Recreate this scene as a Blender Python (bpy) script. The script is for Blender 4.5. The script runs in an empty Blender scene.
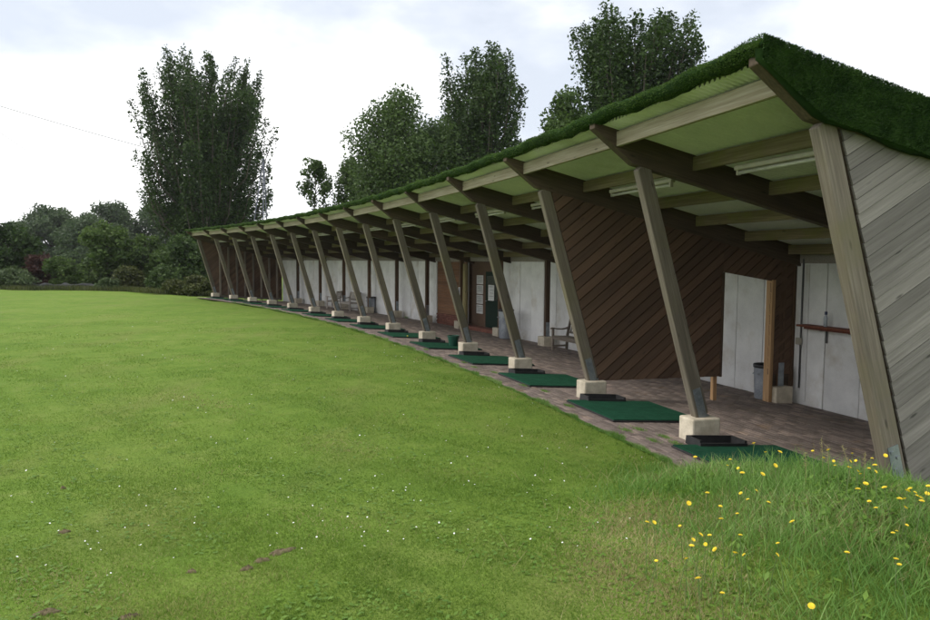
import bpy, bmesh, math, random
import numpy as np
from mathutils import Vector, Matrix

random.seed(7)
rng = np.random.default_rng(11)
scene = bpy.context.scene
COL = scene.collection

# ------------------------------------------------------------------ camera
H_CAM, PITCH, ROLL, FPX = 2.2, 0.0672863, 0.008, 712.0
cam_d = bpy.data.cameras.new('camera')
cam_d.sensor_width = 36.0
cam_d.lens = FPX / 930.0 * 36.0
cam_d.clip_start = 0.05
cam_d.clip_end = 6000
cam = bpy.data.objects.new('camera', cam_d)
COL.objects.link(cam)
cam.matrix_world = (Matrix.Translation((0, 0, H_CAM)) @ Matrix.Rotation(math.pi / 2 - PITCH, 4, 'X')
                    @ Matrix.Rotation(ROLL, 4, 'Z'))
scene.camera = cam

# ------------------------------------------------------------------ world
SUN_EL, SUN_AZ = math.radians(46), math.radians(-98)     # azimuth from +Y, clockwise
world = bpy.data.worlds.new('World')
scene.world = world
world.use_nodes = True
nt = world.node_tree
nt.nodes.clear()
def N(t, typ, **kw):
    n = t.nodes.new(typ)
    for k, v in kw.items():
        setattr(n, k, v)
    return n
out = N(nt, 'ShaderNodeOutputWorld')
bg = N(nt, 'ShaderNodeBackground')
bg.inputs['Strength'].default_value = 0.10
sky = N(nt, 'ShaderNodeTexSky', sky_type='NISHITA')
sky.sun_disc = False
sky.sun_elevation = SUN_EL
sky.sun_rotation = SUN_AZ
sky.air_density = 1.0
sky.dust_density = 2.0
tc = N(nt, 'ShaderNodeTexCoord')
mp = N(nt, 'ShaderNodeMapping')
mp.inputs['Scale'].default_value = (1.0, 1.0, 2.2)
mp.inputs['Location'].default_value = (3.3, 1.2, 0.4)
noi = N(nt, 'ShaderNodeTexNoise')
noi.inputs['Scale'].default_value = 1.7
noi.inputs['Detail'].default_value = 6
noi.inputs['Roughness'].default_value = 0.55
cr = N(nt, 'ShaderNodeValToRGB')
cr.color_ramp.elements[0].position = 0.40
cr.color_ramp.elements[0].color = (0.72, 0.72, 0.72, 1)
cr.color_ramp.elements[1].position = 0.56
cr.color_ramp.elements[1].color = (1, 1, 1, 1)
cl = N(nt, 'ShaderNodeMixRGB')           # cloud brightness varies a little
cl.inputs['Color1'].default_value = (7.2, 7.6, 8.3, 1)
cl.inputs['Color2'].default_value = (12.8, 12.8, 12.9, 1)
mx = N(nt, 'ShaderNodeMixRGB')
L = nt.links.new
L(tc.outputs['Generated'], mp.inputs['Vector'])
L(mp.outputs['Vector'], noi.inputs['Vector'])
L(noi.outputs['Fac'], cr.inputs['Fac'])
L(cr.outputs['Color'], mx.inputs['Fac'])
mr = N(nt, 'ShaderNodeMapRange')
mr.inputs['From Min'].default_value = .36; mr.inputs['From Max'].default_value = .58
L(noi.outputs['Fac'], mr.inputs['Value']); L(mr.outputs['Result'], cl.inputs['Fac'])
L(sky.outputs['Color'], mx.inputs['Color1'])
L(cl.outputs['Color'], mx.inputs['Color2'])
L(mx.outputs['Color'], bg.inputs['Color'])
L(bg.outputs['Background'], out.inputs['Surface'])

# ------------------------------------------------------------------ sun
sd = bpy.data.lights.new('sun', 'SUN')
sd.energy = 1.4
sd.angle = math.radians(18)
sd.color = (1.0, 0.95, 0.87)
sun = bpy.data.objects.new('sun', sd)
COL.objects.link(sun)
sdir = Vector((math.sin(SUN_AZ) * math.cos(SUN_EL), math.cos(SUN_AZ) * math.cos(SUN_EL), math.sin(SUN_EL)))
sun.rotation_euler = sdir.to_track_quat('Z', 'Y').to_euler()
sun.location = (0, 0, 40)

scene.view_settings.view_transform = 'Standard'
scene.view_settings.look = 'None'
scene.view_settings.gamma = 1.0
scene.view_settings.exposure = 0.45
scene.render.engine = 'CYCLES'
scene.cycles.max_bounces = 8
scene.cycles.diffuse_bounces = 5
scene.cycles.transparent_max_bounces = 8

# ================================================================== geometry of the place
CX, CY, RAD, A0, DA = -87.0616, -18.7707, 94.16184, 0.266895, 0.0301935
NB = 14                                   # bays; frames 0..14
def fr(i, r, z, t=0.0):                   # shelter coordinates -> world
    a = A0 + i * DA
    return Vector((CX + (RAD + r) * math.cos(a) - t * math.sin(a),
                   CY + (RAD + r) * math.sin(a) + t * math.cos(a), z))
def fr_np(i, r, z):
    a = A0 + i * DA
    return np.stack([CX + (RAD + r) * np.cos(a), CY + (RAD + r) * np.sin(a), z], -1)
def rot_at(i):                            # local x = radial (to the back), y = along the arc
    return A0 + i * DA
def mat_at(i, r, z, t=0.0, turn=0.0):
    return Matrix.Translation(fr(i, r, z, t)) @ Matrix.Rotation(rot_at(i) + turn, 4, 'Z')
def floor_z(r):
    return -0.07 * r
def roof_top(r):                          # top of rafters and purlins
    return 3.445 - 0.229 * r
def sstep(t):
    t = np.clip(t, 0, 1)
    return t * t * (3 - 2 * t)
def ground_z(x, y):
    x = np.asarray(x, float); y = np.asarray(y, float)
    dx = x - CX; dy = y - CY
    r = np.hypot(dx, dy) - RAD
    i = (np.arctan2(dy, dx) - A0) / DA
    base = np.clip(-0.07 * r, -0.38, 0.076) - 0.04 + .034 * sstep((-1.07 - r) / .08)
    d = np.hypot(x - .4, y)
    rise = .42 * sstep(1 - (d - 1.0) / 7.5)
    m = .37 * np.exp(-(np.abs((x - 2.75) / 1.4) ** 3 + np.abs((y - 5.0) / 1.5) ** 3))
    m += .10 * np.exp(-(np.abs((x - 4.6) / 1.6) ** 3 + np.abs((y - 4.6) / 1.5) ** 3))
    dr = np.clip((-1.1 - r) / .3, 0, 1); di = np.clip((.03 - i) / .1, 0, 1)
    mask = sstep(np.maximum(dr, di))
    und = (0.012 * np.sin(x * 1.3 + .5 * y) + 0.010 * np.sin(y * 1.9 - x * .7) + .006 * np.sin(x * 4.1 + 1) * np.sin(y * 3.7)
           + .03 * np.sin(x * .23 + 1.0) * np.sin(y * .19))
    und = und * np.clip((-1.15 - r) / 1.0, 0, 1)
    return base + (rise + m) * mask + und
def polar(x, y):
    dx = x - CX; dy = y - CY
    return np.hypot(dx, dy) - RAD, (np.arctan2(dy, dx) - A0) / DA
def ray_dir(px, py):                      # a sight line through a pixel of the 930x620 photograph
    u, v = px - 465, py - 310
    c, s = math.cos(-ROLL), math.sin(-ROLL)
    x, y = (c * u - s * v) / FPX, -(s * u + c * v) / FPX
    c, s = math.cos(PITCH), math.sin(PITCH)
    return Vector((x, c + s * y, -s + c * y))
def at(px, py, Y):                        # the point on that sight line at depth Y
    d = ray_dir(px, py)
    return Vector((0, 0, H_CAM)) + d * (Y / d.y)

# ================================================================== object helpers
WM = {}
def add(name, me, mat=None, parent=None, M=None, label=None, cat=None, group=None, kind=None):
    o = bpy.data.objects.new(name, me)
    COL.objects.link(o)
    M = M if M is not None else Matrix()
    if me is not None and mat is not None and len(me.materials) == 0:
        me.materials.append(mat)
    WM[o.name] = M.copy()
    if parent is not None:
        o.parent = parent
        o.matrix_local = WM[parent.name].inverted() @ M
    else:
        o.matrix_world = M
    if label: o['label'] = label
    if cat: o['category'] = cat
    if group: o['group'] = group
    if kind: o['kind'] = kind
    return o
def root(name, M, label, cat, group=None):
    o = add(name, None, None, None, M, label, cat, group)
    o.empty_display_size = 0.2
    return o
def copy_tree(src, M, label=None, parent=None):
    c = src.copy()
    COL.objects.link(c)
    if parent is None:
        c.matrix_world = M
        WM[c.name] = M.copy()
    else:
        c.parent = parent
        c.matrix_local = src.matrix_local
    if label: c['label'] = label
    for ch in list(src.children):
        copy_tree(ch, None, None, c)
    return c
def mesh_py(name, verts, faces, smooth=False):
    me = bpy.data.meshes.new(name)
    me.from_pydata([tuple(v) for v in verts], [], faces)
    if smooth:
        me.polygons.foreach_set('use_smooth', [True] * len(me.polygons))
    me.update()
    return me
def mesh_np(name, V, Fa, smooth=False):
    """V (n,3), Fa (m,k) equal-sized faces"""
    me = bpy.data.meshes.new(name)
    V = np.asarray(V, np.float32); Fa = np.asarray(Fa, np.int32)
    m, k = Fa.shape
    me.vertices.add(len(V)); me.loops.add(m * k); me.polygons.add(m)
    me.vertices.foreach_set('co', V.ravel())
    me.loops.foreach_set('vertex_index', Fa.ravel())
    me.polygons.foreach_set('loop_start', np.arange(0, m * k, k, dtype=np.int32))
    if smooth:
        me.polygons.foreach_set('use_smooth', np.ones(m, bool))
    me.update(calc_edges=True)
    me.validate()
    return me
def bm_mesh(name, fn, bevel=0.0, seg=1, smooth=False):
    bm = bmesh.new()
    fn(bm)
    if bevel > 0:
        bmesh.ops.bevel(bm, geom=list(bm.edges), offset=bevel, segments=seg, affect='EDGES', profile=.5)
    bmesh.ops.recalc_face_normals(bm, faces=bm.faces)
    me = bpy.data.meshes.new(name)
    bm.to_mesh(me); bm.free()
    if smooth:
        me.polygons.foreach_set('use_smooth', [True] * len(me.polygons))
    return me
def bbox(bm, x0, x1, y0, y1, z0, z1):
    vs = [bm.verts.new((x, y, z)) for z in (z0, z1) for y in (y0, y1) for x in (x0, x1)]
    for f in ((0, 2, 3, 1), (4, 5, 7, 6), (0, 1, 5, 4), (2, 6, 7, 3), (0, 4, 6, 2), (1, 3, 7, 5)):
        bm.faces.new([vs[k] for k in f])
    return vs
def prism(bm, poly, y0, y1):              # poly in (x,z), extruded along y
    a = [bm.verts.new((x, y0, z)) for x, z in poly]
    b = [bm.verts.new((x, y1, z)) for x, z in poly]
    n = len(poly)
    bm.faces.new(a); bm.faces.new(list(reversed(b)))
    for k in range(n):
        bm.faces.new((a[k], b[k], b[(k + 1) % n], a[(k + 1) % n]))
def tube(bm, pts, rad, n=8, cap=True):
    rings = []
    pts = [Vector(p) for p in pts]
    if not isinstance(rad, (list, tuple)): rad = [rad] * len(pts)
    for k, p in enumerate(pts):
        d = (pts[min(k + 1, len(pts) - 1)] - pts[max(k - 1, 0)]).normalized()
        u = d.orthogonal().normalized() if k == 0 else (u - d * u.dot(d)).normalized()
        w = d.cross(u)
        rings.append([bm.verts.new(p + (u * math.cos(2 * math.pi * j / n) + w * math.sin(2 * math.pi * j / n)) * rad[k]) for j in range(n)])
    for a, b in zip(rings, rings[1:]):
        for j in range(n):
            bm.faces.new((a[j], a[(j + 1) % n], b[(j + 1) % n], b[j]))
    if cap:
        bm.faces.new(list(reversed(rings[0]))); bm.faces.new(rings[-1])
def lathe(bm, prof, n=20, c=(0, 0)):
    rings = [[bm.verts.new((c[0] + r * math.cos(2 * math.pi * j / n), c[1] + r * math.sin(2 * math.pi * j / n), z)) for j in range(n)] for r, z in prof]
    for a, b in zip(rings, rings[1:]):
        for j in range(n):
            bm.faces.new((a[j], a[(j + 1) % n], b[(j + 1) % n], b[j]))
    bm.faces.new(list(reversed(rings[0]))); bm.faces.new(rings[-1])
def basis(origin, xdir, ydir):            # local x along xdir, y close to ydir
    x = Vector(xdir).normalized()
    z = x.cross(Vector(ydir)).normalized()
    y = z.cross(x)
    M = Matrix((x, y, z)).transposed().to_4x4()
    M.translation = Vector(origin)
    return M
def clip_poly(poly, ax, ay, c):           # keep ax*x+ay*y <= c
    outp = []
    for k in range(len(poly)):
        p, q = poly[k], poly[(k + 1) % len(poly)]
        dp, dq = ax * p[0] + ay * p[1] - c, ax * q[0] + ay * q[1] - c
        if dp <= 0: outp.append(p)
        if (dp < 0 < dq) or (dq < 0 < dp):
            s = dp / (dp - dq)
            outp.append((p[0] + (q[0] - p[0]) * s, p[1] + (q[1] - p[1]) * s))
    return outp

# ================================================================== materials
def newmat(name):
    m = bpy.data.materials.new(name)
    m.use_nodes = True
    t = m.node_tree
    b = t.nodes['Principled BSDF']
    return m, t, b
def ramp(t, stops):
    c = N(t, 'ShaderNodeValToRGB')
    e = c.color_ramp.elements
    while len(e) < len(stops): e.new(0.5)
    for k, (p, col) in enumerate(stops):
        e[k].position = p
        e[k].color = (*col, 1)
    return c
def noise(t, vec, scale, detail=4, rough=.55, mapscale=None):
    n = N(t, 'ShaderNodeTexNoise')
    n.inputs['Scale'].default_value = scale
    n.inputs['Detail'].default_value = detail
    n.inputs['Roughness'].default_value = rough
    if mapscale is not None:
        mpn = N(t, 'ShaderNodeMapping')
        mpn.inputs['Scale'].default_value = mapscale
        t.links.new(vec, mpn.inputs['Vector']); vec = mpn.outputs['Vector']
    t.links.new(vec, n.inputs['Vector'])
    return n
def mixrgb(t, fac, a, b, mode='MIX'):
    m = N(t, 'ShaderNodeMixRGB', blend_type=mode)
    for sock, v in (('Fac', fac), ('Color1', a), ('Color2', b)):
        if isinstance(v, (int, float)): m.inputs[sock].default_value = v
        elif isinstance(v, tuple): m.inputs[sock].default_value = (*v, 1)
        else: t.links.new(v, m.inputs[sock])
    return m.outputs['Color']
def bump(t, b, h, strength=.3, dist=.01):
    n = N(t, 'ShaderNodeBump')
    n.inputs['Strength'].default_value = strength
    n.inputs['Distance'].default_value = dist
    t.links.new(h, n.inputs['Height'])
    t.links.new(n.outputs['Normal'], b.inputs['Normal'])
def coords(t):
    n = N(t, 'ShaderNodeTexCoord')
    i = N(t, 'ShaderNodeObjectInfo')
    # shift the pattern per object
    a = N(t, 'ShaderNodeVectorMath', operation='MULTIPLY_ADD')
    a.inputs[1].default_value = (1, 1, 1)
    cmb = N(t, 'ShaderNodeCombineXYZ')
    ml = N(t, 'ShaderNodeMath', operation='MULTIPLY'); ml.inputs[1].default_value = 37.0
    t.links.new(i.outputs['Random'], ml.inputs[0])
    for k in range(3): t.links.new(ml.outputs[0], cmb.inputs[k])
    t.links.new(n.outputs['Object'], a.inputs[0]); t.links.new(cmb.outputs[0], a.inputs[2])
    return a.outputs[0], i.outputs['Random'], n
def wood(name, dark, mid, light, algae=None, grain=30, knots=True, rough=.8, var=.35):
    m, t, b = newmat(name)
    v, rnd, _ = coords(t)
    g1 = noise(t, v, grain * 2.2, 5, .6, (.03, 1, 1))
    g2 = noise(t, v, 3.0, 3, .5, (.35, 1, 1))
    c = ramp(t, [(.3, dark), (.52, mid), (.72, light)])
    t.links.new(g1.outputs['Fac'], c.inputs['Fac'])
    col = mixrgb(t, .25, c.outputs['Color'], g2.outputs['Fac'], 'SOFT_LIGHT')
    if knots:
        vo = N(t, 'ShaderNodeTexVoronoi'); vo.inputs['Scale'].default_value = 2.6
        mpn = N(t, 'ShaderNodeMapping'); mpn.inputs['Scale'].default_value = (.8, 3.2, 3.2)
        t.links.new(v, mpn.inputs['Vector']); t.links.new(mpn.outputs['Vector'], vo.inputs['Vector'])
        kr = ramp(t, [(.05, (1, 1, 1)), (.12, (0, 0, 0))])
        t.links.new(vo.outputs['Distance'], kr.inputs['Fac'])
        col = mixrgb(t, kr.outputs['Color'], col, tuple(x * .45 for x in dark))
    if algae:
        g3 = noise(t, v, 1.6, 4, .6)
        ar = ramp(t, [(.48, (0, 0, 0)), (.68, (.75, .75, .75))])
        t.links.new(g3.outputs['Fac'], ar.inputs['Fac'])
        col = mixrgb(t, ar.outputs['Color'], col, algae)
    br = N(t, 'ShaderNodeMapRange'); br.inputs['To Min'].default_value = 1 - var; br.inputs['To Max'].default_value = 1 + var * .6
    t.links.new(rnd, br.inputs['Value'])
    mu = N(t, 'ShaderNodeVectorMath', operation='SCALE')
    t.links.new(col, mu.inputs[0]); t.links.new(br.outputs['Result'], mu.inputs['Scale'])
    t.links.new(mu.outputs[0], b.inputs['Base Color'])
    b.inputs['Roughness'].default_value = rough
    bump(t, b, g1.outputs['Fac'], .5, .004)
    return m
def mottled(name, a, bcol, scale=4, rough=.85, bstr=.3, bscale=60, stain=None, stain_at=(.55, .75), var=.15, metallic=0, spec=None):
    m, t, b = newmat(name)
    v, rnd, _ = coords(t)
    n1 = noise(t, v, scale, 5, .6)
    n2 = noise(t, v, bscale, 3, .6)
    c = ramp(t, [(.35, a), (.65, bcol)])
    t.links.new(n1.outputs['Fac'], c.inputs['Fac'])
    col = mixrgb(t, .35, c.outputs['Color'], n2.outputs['Fac'], 'SOFT_LIGHT')
    if stain:
        n3 = noise(t, v, scale * .45, 5, .65)
        sr = ramp(t, [(stain_at[0], (0, 0, 0)), (stain_at[1], (.8, .8, .8))])
        t.links.new(n3.outputs['Fac'], sr.inputs['Fac'])
        col = mixrgb(t, sr.outputs['Color'], col, stain)
    br = N(t, 'ShaderNodeMapRange'); br.inputs['To Min'].default_value = 1 - var; br.inputs['To Max'].default_value = 1 + var
    t.links.new(rnd, br.inputs['Value'])
    mu = N(t, 'ShaderNodeVectorMath', operation='SCALE')
    t.links.new(col, mu.inputs[0]); t.links.new(br.outputs['Result'], mu.inputs['Scale'])
    t.links.new(mu.outputs[0], b.inputs['Base Color'])
    b.inputs['Roughness'].default_value = rough
    b.inputs['Metallic'].default_value = metallic
    if spec is not None: b.inputs['Specular IOR Level'].default_value = spec
    bump(t, b, n2.outputs['Fac'], bstr, .004)
    return m
def leafmat(name, dark, light, trans=.35, scale=.5, yellow=None, rough=.55):
    """blades and leaves: colour varies leaf by leaf (white noise per island) and over the plant"""
    m, t, b = newmat(name)
    geo = N(t, 'ShaderNodeNewGeometry')
    n = N(t, 'ShaderNodeTexCoord')
    n1 = noise(t, n.outputs['Object'], scale, 3, .5)
    ad = N(t, 'ShaderNodeMath', operation='MULTIPLY_ADD'); ad.inputs[1].default_value = .55
    t.links.new(geo.outputs['Random Per Island'], ad.inputs[0])
    sb = N(t, 'ShaderNodeMath', operation='MULTIPLY_ADD'); sb.inputs[1].default_value = 1.3; sb.inputs[2].default_value = -.43
    t.links.new(n1.outputs['Fac'], sb.inputs[0])
    t.links.new(sb.outputs[0], ad.inputs[2])
    stops = [(.12, dark), (.85, light)]
    if yellow: stops = [(.1, dark), (.72, light), (.97, yellow)]
    c = ramp(t, stops)
    t.links.new(ad.outputs[0], c.inputs['Fac'])
    t.links.new(c.outputs['Color'], b.inputs['Base Color'])
    b.inputs['Roughness'].default_value = rough
    b.inputs['Specular IOR Level'].default_value = .3
    tr = N(t, 'ShaderNodeBsdfTranslucent')
    t.links.new(c.outputs['Color'], tr.inputs['Color'])
    ms = N(t, 'ShaderNodeMixShader'); ms.inputs[0].default_value = trans
    o = t.nodes['Material Output']
    t.links.new(b.outputs[0], ms.inputs[1]); t.links.new(tr.outputs[0], ms.inputs[2])
    t.links.new(ms.outputs[0], o.inputs['Surface'])
    return m
def plain(name, col, rough=.6, metallic=0, spec=None):
    return mottled(name, tuple(c * .88 for c in col), tuple(min(1, c * 1.1) for c in col), 6, rough, .1, 90, var=.05, metallic=metallic, spec=spec)

M = {}
M['post'] = wood('weathered_post_timber', (.10, .083, .062), (.155, .131, .10), (.23, .20, .157), algae=(.14, .125, .068), grain=22, var=.2)
M['rafter'] = wood('brown_rafter_timber', (.042, .028, .018), (.07, .048, .030), (.105, .075, .047), grain=24)
M['purlin'] = wood('purlin_timber', (.11, .083, .045), (.17, .13, .075), (.25, .20, .125), algae=(.15, .14, .04), grain=22)
M['purlin_front'] = wood('pale_front_purlin', (.22, .18, .12), (.32, .275, .20), (.42, .37, .29), grain=22, var=.15)
M['board_dark'] = wood('stained_brown_board', (.094, .053, .031), (.122, .071, .043), (.155, .094, .058), grain=18, var=.34)
M['board_grey'] = wood('silvered_board', (.142, .130, .114), (.185, .171, .152), (.235, .219, .197), grain=26, var=.28)
M['rear_post'] = wood('reddish_rear_post', (.055, .030, .016), (.09, .052, .028), (.13, .08, .045), grain=24)
M['jamb'] = wood('raw_jamb_timber', (.26, .15, .07), (.38, .23, .11), (.48, .31, .17), grain=24)
M['clad'] = wood('orange_brown_cladding', (.12, .055, .025), (.19, .09, .042), (.26, .135, .07), grain=30, var=.25)
M['shelf'] = wood('red_brown_shelf', (.10, .028, .015), (.16, .045, .024), (.22, .07, .04), grain=24, knots=False)
M['bench'] = wood('grey_bench_timber', (.12, .095, .07), (.20, .165, .13), (.29, .25, .2), grain=26)
M['bench_pale'] = wood('pale_bench_timber', (.25, .22, .19), (.36, .32, .28), (.46, .42, .38), grain=26)
M['column'] = wood('round_pole_timber', (.16, .13, .05), (.25, .21, .10), (.34, .29, .16), grain=20)
M['concrete'] = mottled('cast_concrete_block', (.42, .37, .28), (.60, .54, .43), 5, .9, .5, 45, stain=(.30, .26, .17), stain_at=(.55, .8))
M['wall'] = mottled('white_painted_concrete', (.68, .675, .665), (.80, .795, .78), 2.2, .88, .5, 50, stain=(.44, .38, .29), stain_at=(.54, .78), var=.08)
M['sheet'] = mottled('pale_green_corrugated_sheet', (.68, .69, .71), (.79, .79, .80), 1.3, .55, .1, 30, stain=(.44, .46, .40), stain_at=(.52, .72), var=.05)
M['turf'] = mottled('artificial_turf_backing', (.012, .030, .008), (.025, .055, .014), 3, .95, 1.0, 120, var=.05, spec=.1)
M['steel'] = mottled('galvanised_steel', (.20, .23, .25), (.32, .35, .37), 8, .45, .1, 60, metallic=.6, var=.05)
M['black_rubber'] = mottled('black_rubber', (.012, .012, .013), (.025, .025, .026), 8, .7, .3, 80, var=.1)
M['mat_green'] = mottled('green_mat_pile', (.008, .050, .026), (.014, .075, .040), 9, .95, 1.0, 220, stain=(.03, .055, .04), stain_at=(.6, .85), var=.12, spec=.1)
M['bin'] = mottled('galvanised_bin', (.22, .24, .27), (.34, .36, .39), 5, .5, .1, 40, metallic=.5, var=.05)
M['bin_black'] = plain('black_plastic', (.02, .02, .022), .5)
M['bucket'] = plain('green_plastic_bucket', (.012, .07, .045), .45)
M['white_plastic'] = plain('cream_light_housing', (.42, .39, .32), .5)
M['tube_glass'] = plain('unlit_tube', (.55, .54, .50), .3)
M['conduit'] = plain('grey_conduit', (.10, .10, .10), .5)
M['paper'] = plain('notice_paper', (.62, .63, .62), .7)
M['door_green'] = plain('dark_green_door', (.004, .020, .012), .6, spec=.2)
M['glass_dark'] = plain('dark_door_glass', (.008, .010, .010), .25, spec=.25)
M['brick_red'] = mottled('red_brick', (.12, .045, .03), (.20, .08, .055), 9, .9, .4, 60, var=.25)
M['mortar'] = plain('mortar', (.22, .20, .18), .95)
M['blue_sign'] = plain('blue_notice', (.03, .04, .14), .5)
M['yellow_ball'] = plain('yellow_ball', (.6, .5, .05), .4)
M['bottle'] = plain('pale_bottle', (.40, .43, .48), .15)
M['bottle_cap'] = plain('blue_cap', (.03, .045, .10), .4)
M['mast'] = plain('slate_grey_mast_paint', (.085, .095, .12), .6)
M['cable'] = plain('grey_cable', (.16, .16, .18), .6)
M['netting'] = mottled('dark_netting', (.014, .015, .017), (.034, .036, .038), 9, .9, .8, 30)
M['bark'] = mottled('grey_brown_bark', (.05, .042, .032), (.10, .085, .065), 8, .95, .8, 30)
M['soil'] = mottled('dry_soil', (.10, .078, .040), (.17, .135, .075), 14, 1.0, 1.0, 60)
M['daisy'] = plain('white_petal', (.78, .78, .76), .7)
M['petal'] = plain('yellow_petal', (.86, .66, .035), .6)
M['stem'] = plain('green_stem', (.10, .15, .04), .6)
M['sand'] = plain('jointing_sand', (.085, .066, .052), 1.0)
# pavers
m, t, b = newmat('mauve_brown_paver')
v, rnd, tcn = coords(t)
n1 = noise(t, tcn.outputs['Object'], 2.2, 4, .6); n2 = noise(t, v, 70, 3, .6)
geo = N(t, 'ShaderNodeNewGeometry')
c = ramp(t, [(.0, (.125, .098, .085)), (.35, (.165, .130, .113)), (.75, (.205, .163, .142)), (1.0, (.29, .225, .19))])
sm = N(t, 'ShaderNodeMath', operation='ADD'); hf = N(t, 'ShaderNodeMath', operation='FRACT')
t.links.new(geo.outputs['Random Per Island'], sm.inputs[0]); t.links.new(rnd, sm.inputs[1]); t.links.new(sm.outputs[0], hf.inputs[0])
t.links.new(hf.outputs[0], c.inputs['Fac'])
col = mixrgb(t, .5, c.outputs['Color'], n2.outputs['Fac'], 'SOFT_LIGHT')
geo2 = N(t, 'ShaderNodeNewGeometry')
n3 = noise(t, geo2.outputs['Position'], 1.1, 5, .65)
sr = ramp(t, [(.50, (0, 0, 0)), (.75, (.6, .6, .6))]); t.links.new(n3.outputs['Fac'], sr.inputs['Fac'])
col = mixrgb(t, sr.outputs['Color'], col, (.10, .085, .060))
n4 = noise(t, geo2.outputs['Position'], 2.7, 3, .5)
s4 = ramp(t, [(.62, (0, 0, 0)), (.74, (.55, .55, .55))]); t.links.new(n4.outputs['Fac'], s4.inputs['Fac'])
col = mixrgb(t, s4.outputs['Color'], col, (.27, .17, .085))
t.links.new(col, b.inputs['Base Color']); b.inputs['Roughness'].default_value = .88
bump(t, b, n2.outputs['Fac'], .4, .003)
M['paver'] = m
# lawn / earth sheet: mottled mown turf, straw patches and bare spots
m, t, b = newmat('mown_lawn')
geo = N(t, 'ShaderNodeNewGeometry'); P = geo.outputs['Position']
a1 = noise(t, P, .33, 4, .6); a2 = noise(t, P, 2.3, 5, .65); a3 = noise(t, P, 42, 4, .7); a4 = noise(t, P, .9, 4, .6, (1, .35, 1))
c1 = ramp(t, [(.3, (.105, .182, .026)), (.5, (.14, .222, .034)), (.7, (.19, .25, .054))]); t.links.new(a1.outputs['Fac'], c1.inputs['Fac'])
c2 = ramp(t, [(.3, (.08, .158, .020)), (.55, (.148, .23, .036)), (.75, (.235, .27, .08))]); t.links.new(a2.outputs['Fac'], c2.inputs['Fac'])
col = mixrgb(t, .45, c1.outputs['Color'], c2.outputs['Color'])
d4 = ramp(t, [(.52, (0, 0, 0)), (.72, (.4, .4, .4))]); t.links.new(a4.outputs['Fac'], d4.inputs['Fac'])
col = mixrgb(t, d4.outputs['Color'], col, (.20, .19, .07))
col = mixrgb(t, .8, col, a3.outputs['Fac'], 'SOFT_LIGHT')
t.links.new(col, b.inputs['Base Color']); b.inputs['Roughness'].default_value = .95; b.inputs['Specular IOR Level'].default_value = .1
bump(t, b, a3.outputs['Fac'], .8, .03)
M['lawn'] = m
M['grass'] = leafmat('lawn_blades', (.092, .182, .020), (.195, .295, .048), .42, .7, yellow=(.35, .34, .13))
M['longgrass'] = leafmat('long_grass_blades', (.095, .215, .036), (.225, .385, .090), .45, 1.1, yellow=(.40, .48, .22))
M['straw'] = leafmat('dry_grass_blades', (.28, .245, .105), (.46, .405, .20), .3, 1.5)
M['clover'] = leafmat('broad_lawn_leaves', (.075, .165, .016), (.16, .27, .04), .3, 1.0)
M['turf_pile'] = leafmat('artificial_turf_pile', (.010, .034, .006), (.060, .125, .024), .15, 6.0, rough=.6)
M['turf_edge'] = leafmat('mossy_turf_edge', (.035, .085, .012), (.10, .17, .03), .2, 1.5, rough=.7)
M['leaf_dark'] = leafmat('dark_tree_leaves', (.013, .032, .008), (.060, .108, .022), .3, .35)
M['leaf_mid'] = leafmat('mid_green_leaves', (.032, .064, .016), (.10, .158, .042), .35, .4)
M['leaf_fresh'] = leafmat('fresh_green_leaves', (.036, .072, .016), (.12, .185, .045), .4, .5)
M['leaf_far'] = leafmat('haze_tinted_distant_leaves', (.042, .074, .030), (.10, .145, .060), .3, .12)  # lighter, bluer greens: part of the distance haze is put into the leaf colour
M['leaf_red'] = leafmat('purple_brown_leaves', (.040, .018, .014), (.095, .045, .034), .3, .8)
M['leaf_olive'] = leafmat('olive_leaves', (.035, .050, .014), (.11, .125, .035), .35, .6)
M['leaf_grey'] = leafmat('grey_green_weed', (.055, .09, .035), (.115, .16, .065), .3, .6)

# ================================================================== ground
def axis(fine0, fine1, fstep, lo, hi, grow=1.22):
    a = list(np.arange(fine0, fine1 + 1e-6, fstep))
    s = fstep
    while a[-1] < hi:
        s *= grow; a.append(a[-1] + s)
    s = fstep
    while a[0] > lo:
        s *= grow; a.insert(0, a[0] - s)
    return np.array(a)
gx = axis(-6, 6.5, .10, -2500, 2500)
gy = axis(1.0, 12, .10, -300, 3500)
GX, GY = np.meshgrid(gx, gy)
GZ = ground_z(GX, GY)
nx, ny = len(gx), len(gy)
V = np.stack([GX.ravel(), GY.ravel(), GZ.ravel()], 1)
idx = np.arange(nx * ny).reshape(ny, nx)
Fq = np.stack([idx[:-1, :-1].ravel(), idx[:-1, 1:].ravel(), idx[1:, 1:].ravel(), idx[1:, :-1].ravel()], 1)
add('lawn_ground', mesh_np('lawn_ground', V, Fq, True), M['lawn'], kind='structure')

# ================================================================== paved floor of the bays
R0, R1 = -1.08, 4.05
ii = np.linspace(-.03, 14.06, 240); rr = np.linspace(R0 - .03, R1 + .9, 12)
I2, R2 = np.meshgrid(ii, rr)
V = fr_np(I2.ravel(), R2.ravel(), floor_z(R2.ravel()) - .012)
idx = np.arange(I2.size).reshape(I2.shape)
Fq = np.stack([idx[:-1, :-1].ravel(), idx[1:, :-1].ravel(), idx[1:, 1:].ravel(), idx[:-1, 1:].ravel()], 1)
pavement = add('pavement', mesh_np('pavement_bed', V, Fq), M['sand'], kind='structure')
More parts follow.
